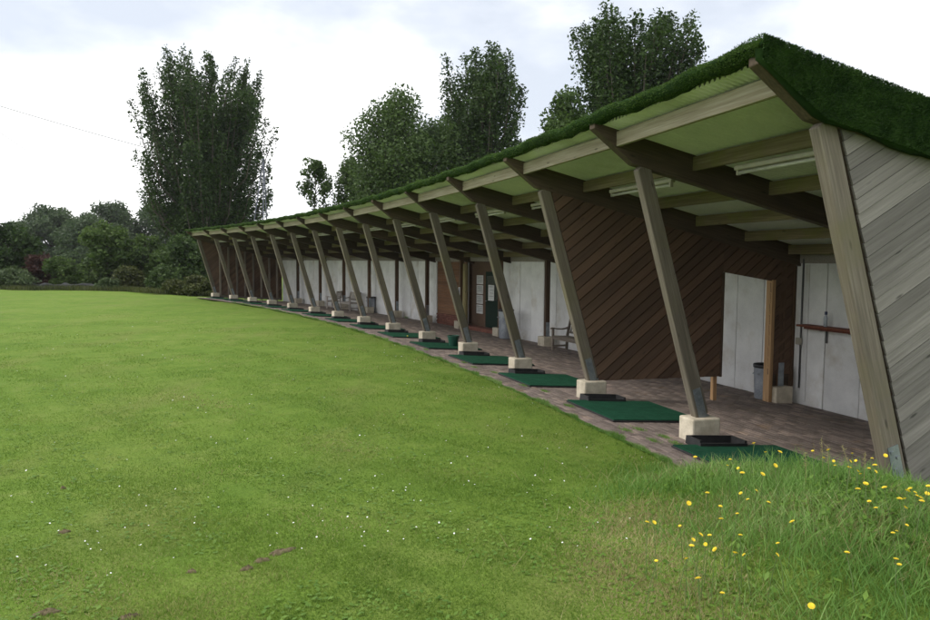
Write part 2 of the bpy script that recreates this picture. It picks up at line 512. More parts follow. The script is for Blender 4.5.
# block pavers in stretcher bond; pick the ones that show largest as single objects
PW, PL = .1045, .209
rows = int((R1 - R0) / PW)
def project(p):
    X, Y, Z = p[:, 0], p[:, 1], p[:, 2] - H_CAM
    c, s = math.cos(PITCH), math.sin(PITCH)
    d = c * Y - s * Z; u = s * Y + c * Z
    return 465 + FPX * X / d, 310 - FPX * u / d, d
pav = []
for k in range(rows):
    r = R0 + (k + .5) * PW
    step = PL / (RAD + r) / DA
    n = int(14.0 / step)
    i0 = (np.arange(n) + (.5 if k % 2 else 1.0)) * step + .002
    pav.append(np.stack([i0, np.full(n, r), np.full(n, step)], 1))
pav = np.concatenate(pav)
C = fr_np(pav[:, 0], pav[:, 1], floor_z(pav[:, 1]))
pxx, pyy, pd = project(C)
ok = (pxx > 400) & (pxx < 925) & (pyy < 470)
fi = pav[:, 0] % 1
under_mat = (pav[:, 1] > -.66) & (pav[:, 1] < .75) & (fi > .36) & (fi < .86)
hid = (pxx > 690) & (pyy > 442) 
score = np.where(ok & ~under_mat & ~hid, 1 / pd ** 3, 0)
order = np.argsort(-score)
single = np.zeros(len(pav), bool); single[order[:290]] = True
lift = rng.normal(0, .0016, len(pav))
hl, hw, jn, ch = PL / 2, PW / 2, .0045, .006
def paver_local(hl, hw):
    a, b_ = hl - jn, hw - jn
    return np.array([(-b_, -a, -.03), (b_, -a, -.03), (b_, a, -.03), (-b_, a, -.03),
                     (-b_, -a, -ch), (b_, -a, -ch), (b_, a, -ch), (-b_, a, -ch),
                     (-b_ + ch, -a + ch, 0), (b_ - ch, -a + ch, 0), (b_ - ch, a - ch, 0), (-b_ + ch, a - ch, 0)])
PV = paver_local(hl, hw)
PF = [(0, 1, 5, 4), (1, 2, 6, 5), (2, 3, 7, 6), (3, 0, 4, 7), (4, 5, 9, 8), (5, 6, 10, 9), (6, 7, 11, 10), (7, 4, 8, 11), (8, 9, 10, 11)]
pav_me = mesh_py('paver', PV, PF)
pav_me.materials.append(M['paver'])
tilt = Matrix.Rotation(math.atan(.07), 4, 'Y')
for k in np.where(single)[0]:
    i, r, _ = pav[k]
    MM = Matrix.Translation(fr(i, r, floor_z(r) + lift[k])) @ Matrix.Rotation(rot_at(i) + rng.normal(0, .006), 4, 'Z') @ tilt @ Matrix.Rotation(rng.normal(0, .006), 4, 'X')
    add('paver', pav_me, None, pavement, MM)
rest = pav[~single]; lr = lift[~single]
a = A0 + rest[:, 0] * DA
ca, sa = np.cos(a)[:, None], np.sin(a)[:, None]
lx, ly, lz = PV[:, 0][None], PV[:, 1][None], PV[:, 2][None]
cx = (CX + (RAD + rest[:, 1]) * np.cos(a))[:, None]; cy = (CY + (RAD + rest[:, 1]) * np.sin(a))[:, None]
vx = cx + lx * ca - ly * sa; vy = cy + lx * sa + ly * ca
vz = floor_z(rest[:, 1])[:, None] - .07 * lx + lz + lr[:, None]
V = np.stack([vx, vy, vz], -1).reshape(-1, 3)
Fq = (np.array(PF)[None] + (np.arange(len(rest)) * 12)[:, None, None]).reshape(-1, 4)
add('paver_field', mesh_np('paver_field', V, Fq), M['paver'], pavement, kind='stuff')

# ================================================================== the shelter
shelter = root('driving_range_shelter', Matrix.Translation(fr(7, 1.5, -.1)),
               'long curved timber golf driving range shelter with leaning posts and green turf roof', 'shelter')
# ---- posts, steel shoes, concrete feet
LEAN0, LEANZ0, LEAN1, LEANZ1 = -.03, .30, -.95, 3.345
plen = math.hypot(LEAN1 - LEAN0, LEANZ1 - LEANZ0)
def post_mesh():
    def f(bm):   # local x runs up the post
        ux, uz = (LEAN1 - LEAN0) / plen, (LEANZ1 - LEANZ0) / plen
        w = .098
        def loc(r, z):
            dr, dz = r - LEAN0, z - LEANZ0
            return (dr * ux + dz * uz, dr * uz - dz * ux)     # x along, z across (towards back)
        poly = [loc(LEAN0 - w, LEANZ0), loc(LEAN0 + w, LEANZ0), loc(LEAN1 + w - .01, roof_top(LEAN1 + w) - .30), loc(LEAN1 - w - .01, roof_top(LEAN1 - w) - .30)]
        prism(bm, poly, -.0575, .0575)
    return bm_mesh('post', f, .008, 1)
pm = post_mesh()
def shoe_mesh():
    def f(bm):
        for s in (-1, 1):
            bbox(bm, .0, .38, s * .0585 - (.006 if s < 0 else 0), s * .0585 + (.006 if s > 0 else 0), -.055, .055)
            for x, z in ((.07, -.02), (.17, .02), (.27, -.02), (.33, .025)):
                bbox(bm, x - .013, x + .013, s * .065 - (.010 if s < 0 else 0), s * .065 + (.010 if s > 0 else 0), z - .013, z + .013)
        bbox(bm, -.004, .004, -.07, .07, -.09, .09)
    return bm_mesh('steel_shoe', f)
sm_ = shoe_mesh()
def block_mesh():
    return bm_mesh('concrete_foot', lambda bm: bbox(bm, -.235, .165, -.15, .15, -.06, .30), .022, 2)
blm = block_mesh()
for k in range(NB + 1):
    d = fr(k, LEAN1, LEANZ1) - fr(k, LEAN0, LEANZ0)
    tg = Vector((-math.sin(rot_at(k)), math.cos(rot_at(k)), 0))
    Mp = basis(fr(k, LEAN0, LEANZ0), d, tg)
    # local z of basis must point to the back
    p = add('post', pm, M['post'], shelter, Mp)
    add('steel_shoe', sm_, M['steel'], p, Mp)
    add('concrete_foot', blm, M['concrete'], shelter, mat_at(k, 0, 0))
# ---- rear posts
rpm = bm_mesh('rear_post', lambda bm: bbox(bm, 0, 2.52, -.06, .06, -.07, .07), .006)
rbm = bm_mesh('rear_foot', lambda bm: bbox(bm, -.20, .17, -.19, .19, -.05, .29), .02, 2)
rsm = bm_mesh('rear_shoe', lambda bm: [bbox(bm, 0, .42, -.068, -.062, -.06, .06), bbox(bm, 0, .42, .062, .068, -.06, .06)])
RP = 3.74
for k in range(1, NB):
    zf = floor_z(RP)
    Mr = basis(fr(k, RP, zf + .29), (0, 0, 1), Vector((-math.sin(rot_at(k)), math.cos(rot_at(k)), 0)))
    rp = add('rear_post', rpm, M['rear_post'], shelter, Mr)
    add('steel_shoe', rsm, M['steel'], rp, Mr)
    add('concrete_foot', rbm, M['concrete'], shelter, mat_at(k, RP, zf))
# ---- rafters
def rafter_poly():
    D = .335
    return [(-1.60, roof_top(-1.60)), (-1.60, roof_top(-1.60) - .07), (-1.08, roof_top(-1.08) - D), (4.25, roof_top(4.25) - D), (4.25, roof_top(4.25))]
slope = math.atan(.229)
def rot_poly(poly):      # into a local frame whose x runs down the slope
    c, s = math.cos(slope), math.sin(slope)
    return [(x * c - (z - 3.445) * s, x * s + (z - 3.445) * c) for x, z in poly]
rfm = bm_mesh('rafter', lambda bm: prism(bm, rot_poly(rafter_poly()), -.062, .062), .005)
def slope_mat(i):
    return Matrix.Translation(fr(i, 0, 3.445)) @ Matrix.Rotation(rot_at(i), 4, 'Z') @ Matrix.Rotation(slope, 4, 'Y')
for k in range(NB + 1):
    add('rafter', rfm, M['rafter'], shelter, slope_mat(k))
# ---- purlins
PUR = [-1.29, -.26, .85, 1.86, 2.87, 3.82]
for pi, r in enumerate(PUR):
    ln = (RAD + r) * DA - .13
    me = bm_mesh('purlin', lambda bm: bbox(bm, -ln / 2, ln / 2, -.027, .027, -.19, -.022), .004)
    for k in range(NB):
        p0, p1 = fr(k, r, roof_top(r)), fr(k + 1, r, roof_top(r))
        Mq = basis((p0 + p1) / 2, p1 - p0, Vector((-math.cos(rot_at(k + .5)), -math.sin(rot_at(k + .5)), 0)))
        add('purlin', me, M['purlin_front' if pi == 0 else 'purlin'], shelter, Mq)
# ---- corrugated sheets
def sheet_mesh():
    w = (RAD) * DA
    nw, per = 38, 6
    ns = nw * per + 1
    vs, fs = [], []
    u = np.linspace(0, 1, ns)
    rs = [-1.50, .0, 2.0, 4.35]
    for r in rs:
        i = u
        aa = (i - .5) * DA
        z = roof_top(r) + .010 + .023 * np.sin(u * nw * 2 * np.pi)
        vs.append(np.stack([(RAD + r) * np.cos(aa) - RAD, (RAD + r) * np.sin(aa), z], 1))
    V = np.concatenate(vs)
    idx = np.arange(len(V)).reshape(len(rs), ns)
    F_ = np.stack([idx[:-1, :-1].ravel(), idx[1:, :-1].ravel(), idx[1:, 1:].ravel(), idx[:-1, 1:].ravel()], 1)
    return mesh_np('roof_sheet', V, F_, True)
shm = sheet_mesh()
for k in range(NB):
    add('roof_sheet', shm, M['sheet'], shelter, mat_at(k + .5, 0, 0))
# ---- turf on the roof: slab with a rolled front edge and a draped near gable
def turf_profile():     # (r, z) closed outline
    zt = lambda r: roof_top(r)
    top = .085
    pts = [(-1.50, zt(-1.50) + .03), (-1.53, zt(-1.53) - .018), (-1.61, zt(-1.61) - .012), (-1.655, zt(-1.655) + .035), (-1.64, zt(-1.64) + .075), (-1.57, zt(-1.57) + top)]
    pts += [(r, zt(r) + top) for r in (-1.0, 0, 1, 2, 3, 4, 4.75)]
    pts += [(4.85, zt(4.85) + .08), (4.82, zt(4.82) - .02), (4.7, zt(4.7) + .028)]
    pts += [(r, zt(r) + .028) for r in (3, 1, -.5)]
    return pts
prof = turf_profile()
i_s = np.linspace(-.055, 14.06, 340)
prn = np.array(prof)
nn = len(prof)
jit = lambda s: rng.normal(0, s, (len(i_s), nn))
I2 = np.repeat(i_s[:, None], nn, 1); Rr = np.repeat(prn[None, :, 0], len(i_s), 0) + 0; Zz = np.repeat(prn[None, :, 1], len(i_s), 0) + 0
wav = .012 * np.sin(i_s * 9) + .008 * np.sin(i_s * 23 + 1)
edge_mask = (prn[:, 0] < -1.52)[None, :]
Zz += np.where(edge_mask, (wav[:, None] + jit(.006)), 0) + np.where((prn[:, 1] > [roof_top(r) + .1 for r in prn[:, 0]])[None], jit(.008), 0)
Rr += np.where(edge_mask, jit(.008), 0)
V = fr_np(I2.ravel(), Rr.ravel(), Zz.ravel())
idx = np.arange(V.shape[0]).reshape(len(i_s), nn)
Fl = []
nxt = np.roll(idx, -1, 1)
Fq = np.stack([idx[:-1].ravel(), idx[1:].ravel(), nxt[1:].ravel(), nxt[:-1].ravel()], 1)
me = bpy.data.meshes.new('turf_roof')
me.from_pydata(V.tolist(), [], Fq.tolist() + [list(range(nn)), list(reversed([idx[-1, j] for j in range(nn)]))])
me.polygons.foreach_set('use_smooth', [True] * len(me.polygons))
turf = add('turf_roof', me, M['turf'], shelter)
# near gable drape (a quilt over the end rafter)
def drape(bm):
    low = lambda r: roof_top(r) - .35 if r > -1.05 else roof_top(r) - .35 + (-1.05 - r) / .60 * .27
    rs = list(np.linspace(-1.65, 4.75, 60))
    rings = []
    for r in rs:
        zb = low(r) + .012 * math.sin(r * 7) + rng.normal(0, .004)
        zt = roof_top(r) + .105 + .006 * math.sin(r * 5)
        if r < -1.6: zt -= .03
        ring = []
        for t, z in ((-.085, zb), (-.14, zb + .015), (-.165, zb + .10), (-.17, (zb + zt) / 2), (-.165, zt - .07), (-.14, zt - .015), (-.07, zt + .012), (.12, zt + .012), (.3, roof_top(r) + .086), (.3, roof_top(r) + .04), (-.075, roof_top(r) + .04)):
            a_ = rot_at(0)
            ring.append(bm.verts.new(fr(0, r, z, t)))
        rings.append(ring)
    n = len(rings[0])
    for p, q in zip(rings, rings[1:]):
        for j in range(n):
            bm.faces.new((p[j], p[(j + 1) % n], q[(j + 1) % n], q[j]))
    bm.faces.new(rings[0]); bm.faces.new(list(reversed(rings[-1])))
gable_turf = add('gable_turf', bm_mesh('gable_turf', drape, smooth=True), M['turf'], shelter)
# ---- pile of the artificial turf
def blades(pts, nrm, length, width, lean, curve=0.0, segs=1):
    """pts (n,3) roots; nrm (n,3) growth direction; returns V,F of thin blades (triangles; segs=1) or ribbons"""
    n = len(pts)
    rd = rng.normal(size=(n, 3)); rd /= np.linalg.norm(rd, axis=1)[:, None]
    up = nrm + rd * lean[:, None]
    up /= np.linalg.norm(up, axis=1)[:, None]
    sd_ = np.cross(up, rng.normal(size=(n, 3))); sd_ /= np.linalg.norm(sd_, axis=1)[:, None]
    w = sd_ * width[:, None] * .5
    if segs == 1:
        V = np.stack([pts - w, pts + w, pts + up * length[:, None]], 1).reshape(-1, 3)
        return V, np.arange(3 * n).reshape(n, 3)
    bend = np.cross(sd_, up) * np.sign(rng.normal(size=n))[:, None]
    bend[:, 2] = -np.abs(bend[:, 2]) * .6
    rows = []
    for s in range(segs):
        tt = s / segs
        c = pts + up * (length * tt)[:, None] + bend * (length * curve * tt * tt)[:, None]
        ww = w * (1 - .55 * tt)
        rows += [c - ww, c + ww]
    tip = pts + up * length[:, None] * .97 + bend * (length * curve)[:, None]
    rows.append(tip)
    V = np.stack(rows, 1)
    k = 2 * segs + 1
    base = (np.arange(n) * k)[:, None]
    tris = []
    for s in range(segs - 1):
        a = 2 * s
        tris += [(a, a + 1, a + 3), (a, a + 3, a + 2)]
    tris.append((2 * segs - 2, 2 * segs - 1, 2 * segs))
    Fa = np.concatenate([base + np.array(tr)[None] for tr in tris], 0)
    return V.reshape(-1, 3), Fa
n = 52000                                  # gable face and its shoulder
r_ = rng.uniform(-1.65, .9, n)
s_ = rng.uniform(0, 1, n)
zt_ = np.vectorize(lambda r: roof_top(r))(r_)
lowv = np.where(r_ > -1.05, zt_ - .35, zt_ - .35 + (-1.05 - r_) / .60 * .27)
face = s_ < .8
zb = lowv + (zt_ + .105 - lowv) * np.clip(s_ / .8, 0, 1)
tt_ = np.where(face, -.168, -.15 + (s_ - .8) / .2 * .35)
zz_ = np.where(face, zb, zt_ + .105)
a = A0 * np.ones(n)
tx, ty = -np.sin(a), np.cos(a)
P_ = np.stack([CX + (RAD + r_) * np.cos(a) + tt_ * tx, CY + (RAD + r_) * np.sin(a) + tt_ * ty, zz_], 1)
nr = np.where(face[:, None], np.stack([-tx, -ty, np.full(n, .35)], 1), np.stack([0 * tx, 0 * ty, np.ones(n)], 1))
V1, F1 = blades(P_, nr, rng.uniform(.012, .028, n), rng.uniform(.007, .013, n), np.full(n, .8))
add('turf_pile', mesh_np('turf_pile', V1, F1), M['turf_pile'], gable_turf, kind='stuff')
n = 60000                                  # front roll all along the eave, denser near
u = rng.uniform(0, 1, n)
i_ = 14.1 * u ** 1.6 - .05
q = rng.uniform(0, 1, n)
seg = np.array([(-1.54, -.018), (-1.615, -.012), (-1.66, .035), (-1.645, .077), (-1.57, .087), (-1.40, .087)])
kk = np.clip((q * 5).astype(int), 0, 4); ff = q * 5 - kk
pr = seg[kk, 0] + (seg[kk + 1, 0] - seg[kk, 0]) * ff; po = seg[kk, 1] + (seg[kk + 1, 1] - seg[kk, 1]) * ff
P_ = fr_np(i_, pr, roof_top(pr) + po + .012 * np.sin(i_ * 9) + .008 * np.sin(i_ * 23 + 1))
a = A0 + i_ * DA
dn = np.stack([-np.cos(a) * (1 - q), -np.sin(a) * (1 - q), -.5 + 1.5 * q], 1)
V1, F1 = blades(P_, dn, rng.uniform(.008, .022, n), rng.uniform(.005, .010, n) * (1 + i_ * .12), np.full(n, .7))
add('turf_pile', mesh_np('turf_fringe', V1, F1), M['turf_edge'], turf, kind='stuff')

# ---- diagonal boarding
def boarding(parent, Mplane, outline, angle, bw, mat, y0, thick=.02, tiltdeg=5.0, gap=.004, holes=(), name='board'):
    """outline (r,z) convex; boards run at angle; each one is a clipped prism with its own object.
    Mplane maps (r, t, z) local; y0 is the t offset of the back of the boards, sign of thick tells the side."""
    ca_, sa_ = math.cos(angle), math.sin(angle)
    loc = [(x * ca_ + z * sa_, -x * sa_ + z * ca_) for x, z in outline]
    v0, v1 = min(p[1] for p in loc), max(p[1] for p in loc)
    k = 0
    v = v0 - .03
    while v < v1:
        lo, hi = v + gap / 2, v + bw - gap / 2
        poly = clip_poly(clip_poly(loc, 0, 1, hi), 0, -1, -lo)
        pieces = [poly] if len(poly) >= 3 else []
        for (hx0, hx1, hz) in holes:                       # hole: r range, z below line hz(r); split pieces
            newp = []
            for pc in pieces:
                w2l = lambda nx_, nz_: (nx_ * ca_ + nz_ * sa_, -nx_ * sa_ + nz_ * ca_)
                L1 = clip_poly(pc, *w2l(1, 0), hx0)
                Rp = clip_poly(pc, *w2l(-1, 0), -hx1)
                mid = clip_poly(clip_poly(pc, *w2l(-1, 0), -hx0), *w2l(1, 0), hx1)
                a_, b_, c_ = hz                           # keep a*r + b*z <= c
                mid = clip_poly(mid, *w2l(a_, b_), c_) if len(mid) >= 3 else []
                newp += [q_ for q_ in (L1, mid, Rp) if len(q_) >= 3]
            pieces = newp
        for pc in pieces:
            area = abs(sum(pc[j][0] * pc[(j + 1) % len(pc)][1] - pc[(j + 1) % len(pc)][0] * pc[j][1] for j in range(len(pc)))) / 2
            if area < .0015: continue
            cu = sum(p[0] for p in pc) / len(pc); cv = (lo + hi) / 2
            lp = [(p[0] - cu, p[1] - cv) for p in pc]
            jx = rng.normal(0, .0015)
            def f(bm):
                t2 = math.tan(math.radians(tiltdeg)) * (1 if thick > 0 else -1)
                off = lambda y: -y * t2                    # lower edge stands proud
                A_ = [bm.verts.new((x, y0 + jx + off(y), y)) for x, y in lp]
                B_ = [bm.verts.new((x, y0 + jx + thick + off(y), y)) for x, y in lp]
                bm.faces.new(A_); bm.faces.new(list(reversed(B_)))
                m_ = len(lp)
                for j in range(m_):
                    bm.faces.new((A_[j], B_[j], B_[(j + 1) % m_], A_[(j + 1) % m_]))
            me_ = bm_mesh(name, f)
            Ml = Mplane @ Matrix.Translation((cu * ca_ - cv * sa_, 0, cu * sa_ + cv * ca_)) @ Matrix.Rotation(-angle, 4, 'Y')
            add(name, me_, mat, parent, Ml)
        v += bw
        k += 1
def plane_mat(i):        # local x radial, y tangent, z up, origin on the frame line
    return mat_at(i, 0, 0)
rt = lambda r, d: roof_top(r) - d
lean = lambda z: LEAN0 + (LEAN1 - LEAN0) * (z - LEANZ0) / (LEANZ1 - LEANZ0)
# partition of dark boards at frame 2, with a doorway at the back
Mp2 = plane_mat(2)
opening = (2.43, 3.46, (-.15, -1.0, -2.43))     # above the sloping head: z >= 2.43 - .15 r
out2 = [(lean(.29) + .10, .29), (3.98, .24), (3.98, rt(3.98, .33)), (lean(3.3) + .1, rt(lean(3.3) + .1, .33))]
pback = bm_mesh('partition', lambda bm: [prism(bm, [(lean(.32) + .11, .32), (2.32, .27), (2.32, rt(2.32, .34)), (lean(3.29) + .11, rt(lean(3.29) + .11, .34))], -.025, .025),
                                         prism(bm, [(2.322, 2.10), (3.478, 1.935), (3.478, rt(3.478, .34)), (2.322, rt(2.322, .34))], -.024, .024),
                                         prism(bm, [(3.48, floor_z(3.48) + .01), (3.97, floor_z(3.97) + .01), (3.97, rt(3.97, .34)), (3.48, rt(3.48, .34))], -.025, .025)])
part = add('partition', pback, M['rafter'], shelter, Mp2)
boarding(part, Mp2, out2, math.radians(38), .150, M['board_dark'], -.037, -.022, 7, gap=.017, holes=[opening])
for (ra, rb, z0, z1, nm) in ((2.33, 2.405, floor_z(2.4), 2.05, 'door_jamb'), (3.46, 3.53, floor_z(3.5), 1.93, 'door_jamb')):
    me = bm_mesh(nm, lambda bm: bbox(bm, 0, z1 - z0, (-.018 if ra < 3 else -.095), .06, -(rb - ra) / 2, (rb - ra) / 2), .004)
    Mj = basis(fr(2, (ra + rb) / 2, z0), (0, 0, 1), Vector((-math.sin(rot_at(2)), math.cos(rot_at(2)), 0)))
    add(nm, me, M['jamb'], part, Mj, label='pale raw timber door jamb')
for (ra, rb, z0, z1) in ((2.412, 2.452, .255, 2.06), (3.95, 4.0, floor_z(3.95) + .29, rt(3.98, .36))):
    me = bm_mesh('edge_trim', lambda bm: bbox(bm, 0, z1 - z0, -.085, -.020, -(rb - ra) / 2, (rb - ra) / 2), .003)
    add('edge_trim', me, M['rear_post'], part, basis(fr(2, (ra + rb) / 2, z0), (0, 0, 1), Vector((-math.sin(rot_at(2)), math.cos(rot_at(2)), 0))))
# near gable wall of silver boards
Mp0 = plane_mat(0)
gb = bm_mesh('gable_wall', lambda bm: prism(bm, [(lean(-.1) + .14, -.1), (4.1, -.35), (4.1, rt(4.1, .32)), (lean(3.3) + .14, rt(lean(3.3) + .14, .32))], -.03, .05))
gable = add('gable_wall', gb, M['rafter'], shelter, Mp0)
boarding(gable, Mp0, [(lean(-.05) + .125, -.05), (4.12, -.3), (4.12, rt(4.12, .27)), (lean(3.33) + .125, rt(lean(3.33) + .125, .27))], math.radians(31), .118, M['board_grey'], -.036, -.020, 5, gap=.007)
# far end wall: boards seen from inside with upright studs
Mp14 = plane_mat(14)
eb = bm_mesh('end_wall', lambda bm: prism(bm, [(lean(.2) + .12, .2), (4.1, -.25), (4.1, rt(4.1, .32)), (lean(3.3) + .12, rt(lean(3.3) + .12, .32))], .03, .05))
endw = add('end_wall', eb, M['rafter'], shelter, Mp14)
boarding(endw, Mp14, [(lean(.22) + .125, .22), (4.1, -.2), (4.1, rt(4.1, .34)), (lean(3.3) + .125, rt(lean(3.3) + .125, .34))], math.radians(38), .15, M['board_dark'], .027, -.018, 4)
for r in (.25, .75, 1.25, 1.75, 2.25, 2.75, 3.25, 3.75):
    z0, z1 = floor_z(r) + .02, rt(r, .34)
    me = bm_mesh('stud', lambda bm: bbox(bm, 0, z1 - z0, -.10, -.0, -.045, .045), .004)
    add('stud', me, M['bench'], endw, basis(fr(14, r, z0), (0, 0, 1), Vector((-math.sin(rot_at(14)), math.cos(rot_at(14)), 0))))
me = bm_mesh('skirting_rail', lambda bm: bbox(bm, .02, 3.95, -.115, -.102, .0, .12))
add('skirting_rail', me, M['bench'], endw, Mp14 @ Matrix.Rotation(math.atan(.07), 4, 'Y') @ Matrix.Translation((0, 0, .06)))

# ---- back wall of cast panels
RW = 4.1

zb_, zt_w = floor_z(RW) - .1, rt(RW, .02)
wi = np.linspace(0.02, 13.98, 120)
def arc_wall(bm, ia, ib, r0, r1, z0, z1, n):
    prev = None
    for k in range(n + 1):
        i = ia + (ib - ia) * k / n
        cur = [bm.verts.new(fr(i, r, z)) for r, z in ((r0, z0), (r1, z0), (r1, z1), (r0, z1))]
        if prev:
            for j in range(4):
                bm.faces.new((prev[j], prev[(j + 1) % 4], cur[(j + 1) % 4], cur[j]))
        else:
            bm.faces.new(cur)
        prev = cur
    bm.faces.new(list(reversed(prev)))
ENT0, ENT1 = 6.27, 7.06      # entrance recess
CLAD0, CLAD1 = 7.10, 7.93
backwall = add('back_wall', bm_mesh('back_wall', lambda bm: [arc_wall(bm, .02, ENT0, RW + .05, RW + .14, zb_, zt_w, 50), arc_wall(bm, ENT1, 13.98, RW + .05, RW + .14, zb_, zt_w, 50)]), M['mortar'], shelter)
pw_i = .25
joints = [x * pw_i + .027 for x in range(0, 56)]
pan_me = {}
for k, j0 in enumerate(joints):
    j1 = j0 + pw_i
    ia, ib = j0, min(j1, 13.97)
    if ib <= ENT0 + .02 or ia >= CLAD1 - .02:
        pass
    elif ia < ENT0 < ib: ib = ENT0 - .01
    elif ia < CLAD1 < ib: ia = CLAD1 + .02
    else: continue
    wd = (ib - ia) * DA * (RAD + RW) - .014
    if wd < .08: continue
    key = round(wd, 3)
    if key not in pan_me:
        pan_me[key] = bm_mesh('wall_panel', lambda bm: bbox(bm, 0, .047, -wd / 2, wd / 2, zb_ + .06, zt_w - .10), .007)
    add('wall_panel', pan_me[key], M['wall'], backwall, mat_at((ia + ib) / 2, RW + rng.normal(0, .004), 0))
# capping beam along the wall head
add('wall_head', bm_mesh('wall_head', lambda bm: arc_wall(bm, .03, 13.97, RW - .03, RW + .049, zt_w - .26, zt_w - .02, 110)), M['bench_pale'], shelter)
# ---- entrance: cladding, brick plinth, recess and green door
cz0 = floor_z(RW) + .42
nb_ = 16
ch_ = (zt_w - .28 - cz0) / nb_
wd = (CLAD1 - CLAD0) * DA * (RAD + RW)
cl_me = bm_mesh('cladding_board', lambda bm: bbox(bm, -wd / 2, wd / 2, -.02, .02, -ch_ / 2 + .003, ch_ / 2 - .003), .003)
icl = (CLAD0 + CLAD1) / 2
for k in range(nb_):
    Mc = mat_at(icl, RW + .02, cz0 + (k + .5) * ch_) @ Matrix.Rotation(math.pi / 2, 4, 'Z') @ Matrix.Rotation(.06, 4, 'X')
    add('cladding_board', cl_me, M['clad'], backwall, Mc)
bl, bh = .22, .07
br_me = bm_mesh('brick', lambda bm: bbox(bm, -.05, .05, -bl / 2 + .005, bl / 2 - .005, -bh / 2 + .005, bh / 2 - .005), .003)
for row in range(6):
    z = floor_z(RW) + bh * (row + .5)
    for c_ in range(int(wd / bl)):
        i = CLAD0 + ((c_ + .5 + (.25 if row % 2 else 0)) * bl) / (DA * (RAD + RW))
        add('brick', br_me, M['brick_red'], backwall, mat_at(i, RW + .015, z))
add('column', bm_mesh('column', lambda bm: tube(bm, [(x, 0, 0) for x in (0, .8, 1.6, 2.4)], [.10, .098, .094, .09], 14), smooth=True), M['column'], shelter,
    basis(fr(6.93, 3.80, floor_z(3.80) + .0), (0, 0, 1), (0, 1, 0)), label='yellowish round timber pole beside the doorway')
wde = (ENT1 - ENT0) * DA * (RAD + RW)
iem = (ENT0 + ENT1) / 2
RD = .16
recess = add('entrance_recess', bm_mesh('entrance_recess', lambda bm: [bbox(bm, RD, RD + .1, -wde / 2 - .1, wde / 2 + .1, zb_, zt_w), bbox(bm, .052, RD - .002, -wde / 2 - .06, -wde / 2 - .001, zb_, zt_w - .01), bbox(bm, .052, RD - .002, wde / 2 + .001, wde / 2 + .06, zb_, zt_w - .01)]), M['board_dark'], shelter, mat_at(iem, RW, 0))
dz0 = floor_z(RW) + .15
add('door_step', bm_mesh('door_step', lambda bm: bbox(bm, -.22, RD - .01, -wde / 2 + .02, wde / 2 - .02, zb_, dz0), .01), M['brick_red'], recess, mat_at(iem, RW, 0))
Ld = lambda i: (i - iem) * DA * (RAD + RW)
dl, dr_ = Ld(6.30), Ld(6.66)
door = add('door', bm_mesh('door', lambda bm: bbox(bm, RD - .05, RD - .004, dl, dr_, dz0 + .005, dz0 + 2.0), .006), M['door_green'], recess, mat_at(iem, RW, 0))
add('door_pane', bm_mesh('door_pane', lambda bm: bbox(bm, RD - .062, RD - .052, dl + .15, dr_ - .15, dz0 + 1.0, dz0 + 1.85)), M['glass_dark'], door, mat_at(iem, RW, 0))
add('door_handle', bm_mesh('door_handle', lambda bm: tube(bm, [(RD - .055, dr_ - .08, dz0 + .95), (RD - .1, dr_ - .08, dz0 + .95), (RD - .1, dr_ - .19, dz0 + .95)], .012, 6)), M['steel'], door, mat_at(iem, RW, 0))

# ================================================================== things in and on the shelter
def phrase(k):
    return ['first', 'second', 'third', 'fourth', 'fifth', 'sixth', 'seventh', 'eighth', 'ninth', 'tenth', 'eleventh', 'twelfth', 'thirteenth', 'fourteenth'][k]
# mats
MS = .735
mat_base = bm_mesh('rubber_base', lambda bm: bbox(bm, -MS, MS, -MS, MS, 0, .022), .004)
mat_top = bm_mesh('green_pile', lambda bm: bbox(bm, -MS + .012, MS - .012, -MS + .012, MS - .012, .0221, .036), .004)
tray_me = bm_mesh('tray_floor', lambda bm: bbox(bm, -.30, .30, -.13, .13, 0, .012), .003)
def rim_f(bm):
    bbox(bm, -.33, .33, .131, .150, 0, .10); bbox(bm, -.33, .33, -.150, -.131, 0, .07)
    prism(bm, [(-.33, 0), (-.301, 0), (-.301, .1), (-.33, .1)], -.1305, .1305); prism(bm, [(.301, 0), (.33, 0), (.33, .1), (.301, .1)], -.1305, .1305)
tray_rim = bm_mesh('tray_rim', rim_f)
tl4 = Matrix.Rotation(math.atan(.07), 4, 'Y')
for k in range(NB):
    lab = ('green golf tee mat in the bay beside the silver boarded gable wall', 'green golf tee mat just before the dark diagonal board partition',
           'green golf tee mat just beyond the dark diagonal board partition')[k] if k < 3 else 'green golf tee mat, %s bay from the silver boarded gable wall' % phrase(k)
    i = k + .605
    r = .045 + .01 * math.sin(k * 3.1)
    Mm = Matrix.Translation(fr(i, r, floor_z(r) + .003)) @ Matrix.Rotation(rot_at(i) + .012 * math.sin(k * 5), 4, 'Z') @ tl4
    rt_ = root('tee_mat', Mm, lab, 'golf mat', 'tee mats laid in the bays')
    add('rubber_base', mat_base, M['black_rubber'], rt_, Mm)
    add('green_pile', mat_top, M['mat_green'], rt_, Mm)
    # ball tray by the foot of the next post
    i = k + 1
    rr_ = -.03 + .02 * math.sin(k * 2.3)
    t_ = -.335
    Mt = Matrix.Translation(fr(i, rr_, floor_z(rr_) + .003, t_)) @ Matrix.Rotation(rot_at(i) + .03 * math.sin(k * 4.1), 4, 'Z') @ tl4
    tr = root('ball_tray', Mt, 'black rubber ball tray at the concrete foot of the %s leaning post from the gable' % phrase(i - 0 if i < 14 else 13), 'ball tray', 'ball trays beside the tee mats')
    if i == 14: tr['label'] = 'black rubber ball tray at the foot of the last leaning post by the end wall'
    add('tray_floor', tray_me, M['black_rubber'], tr, Mt)
    add('tray_rim', tray_rim, M['black_rubber'], tr, Mt)
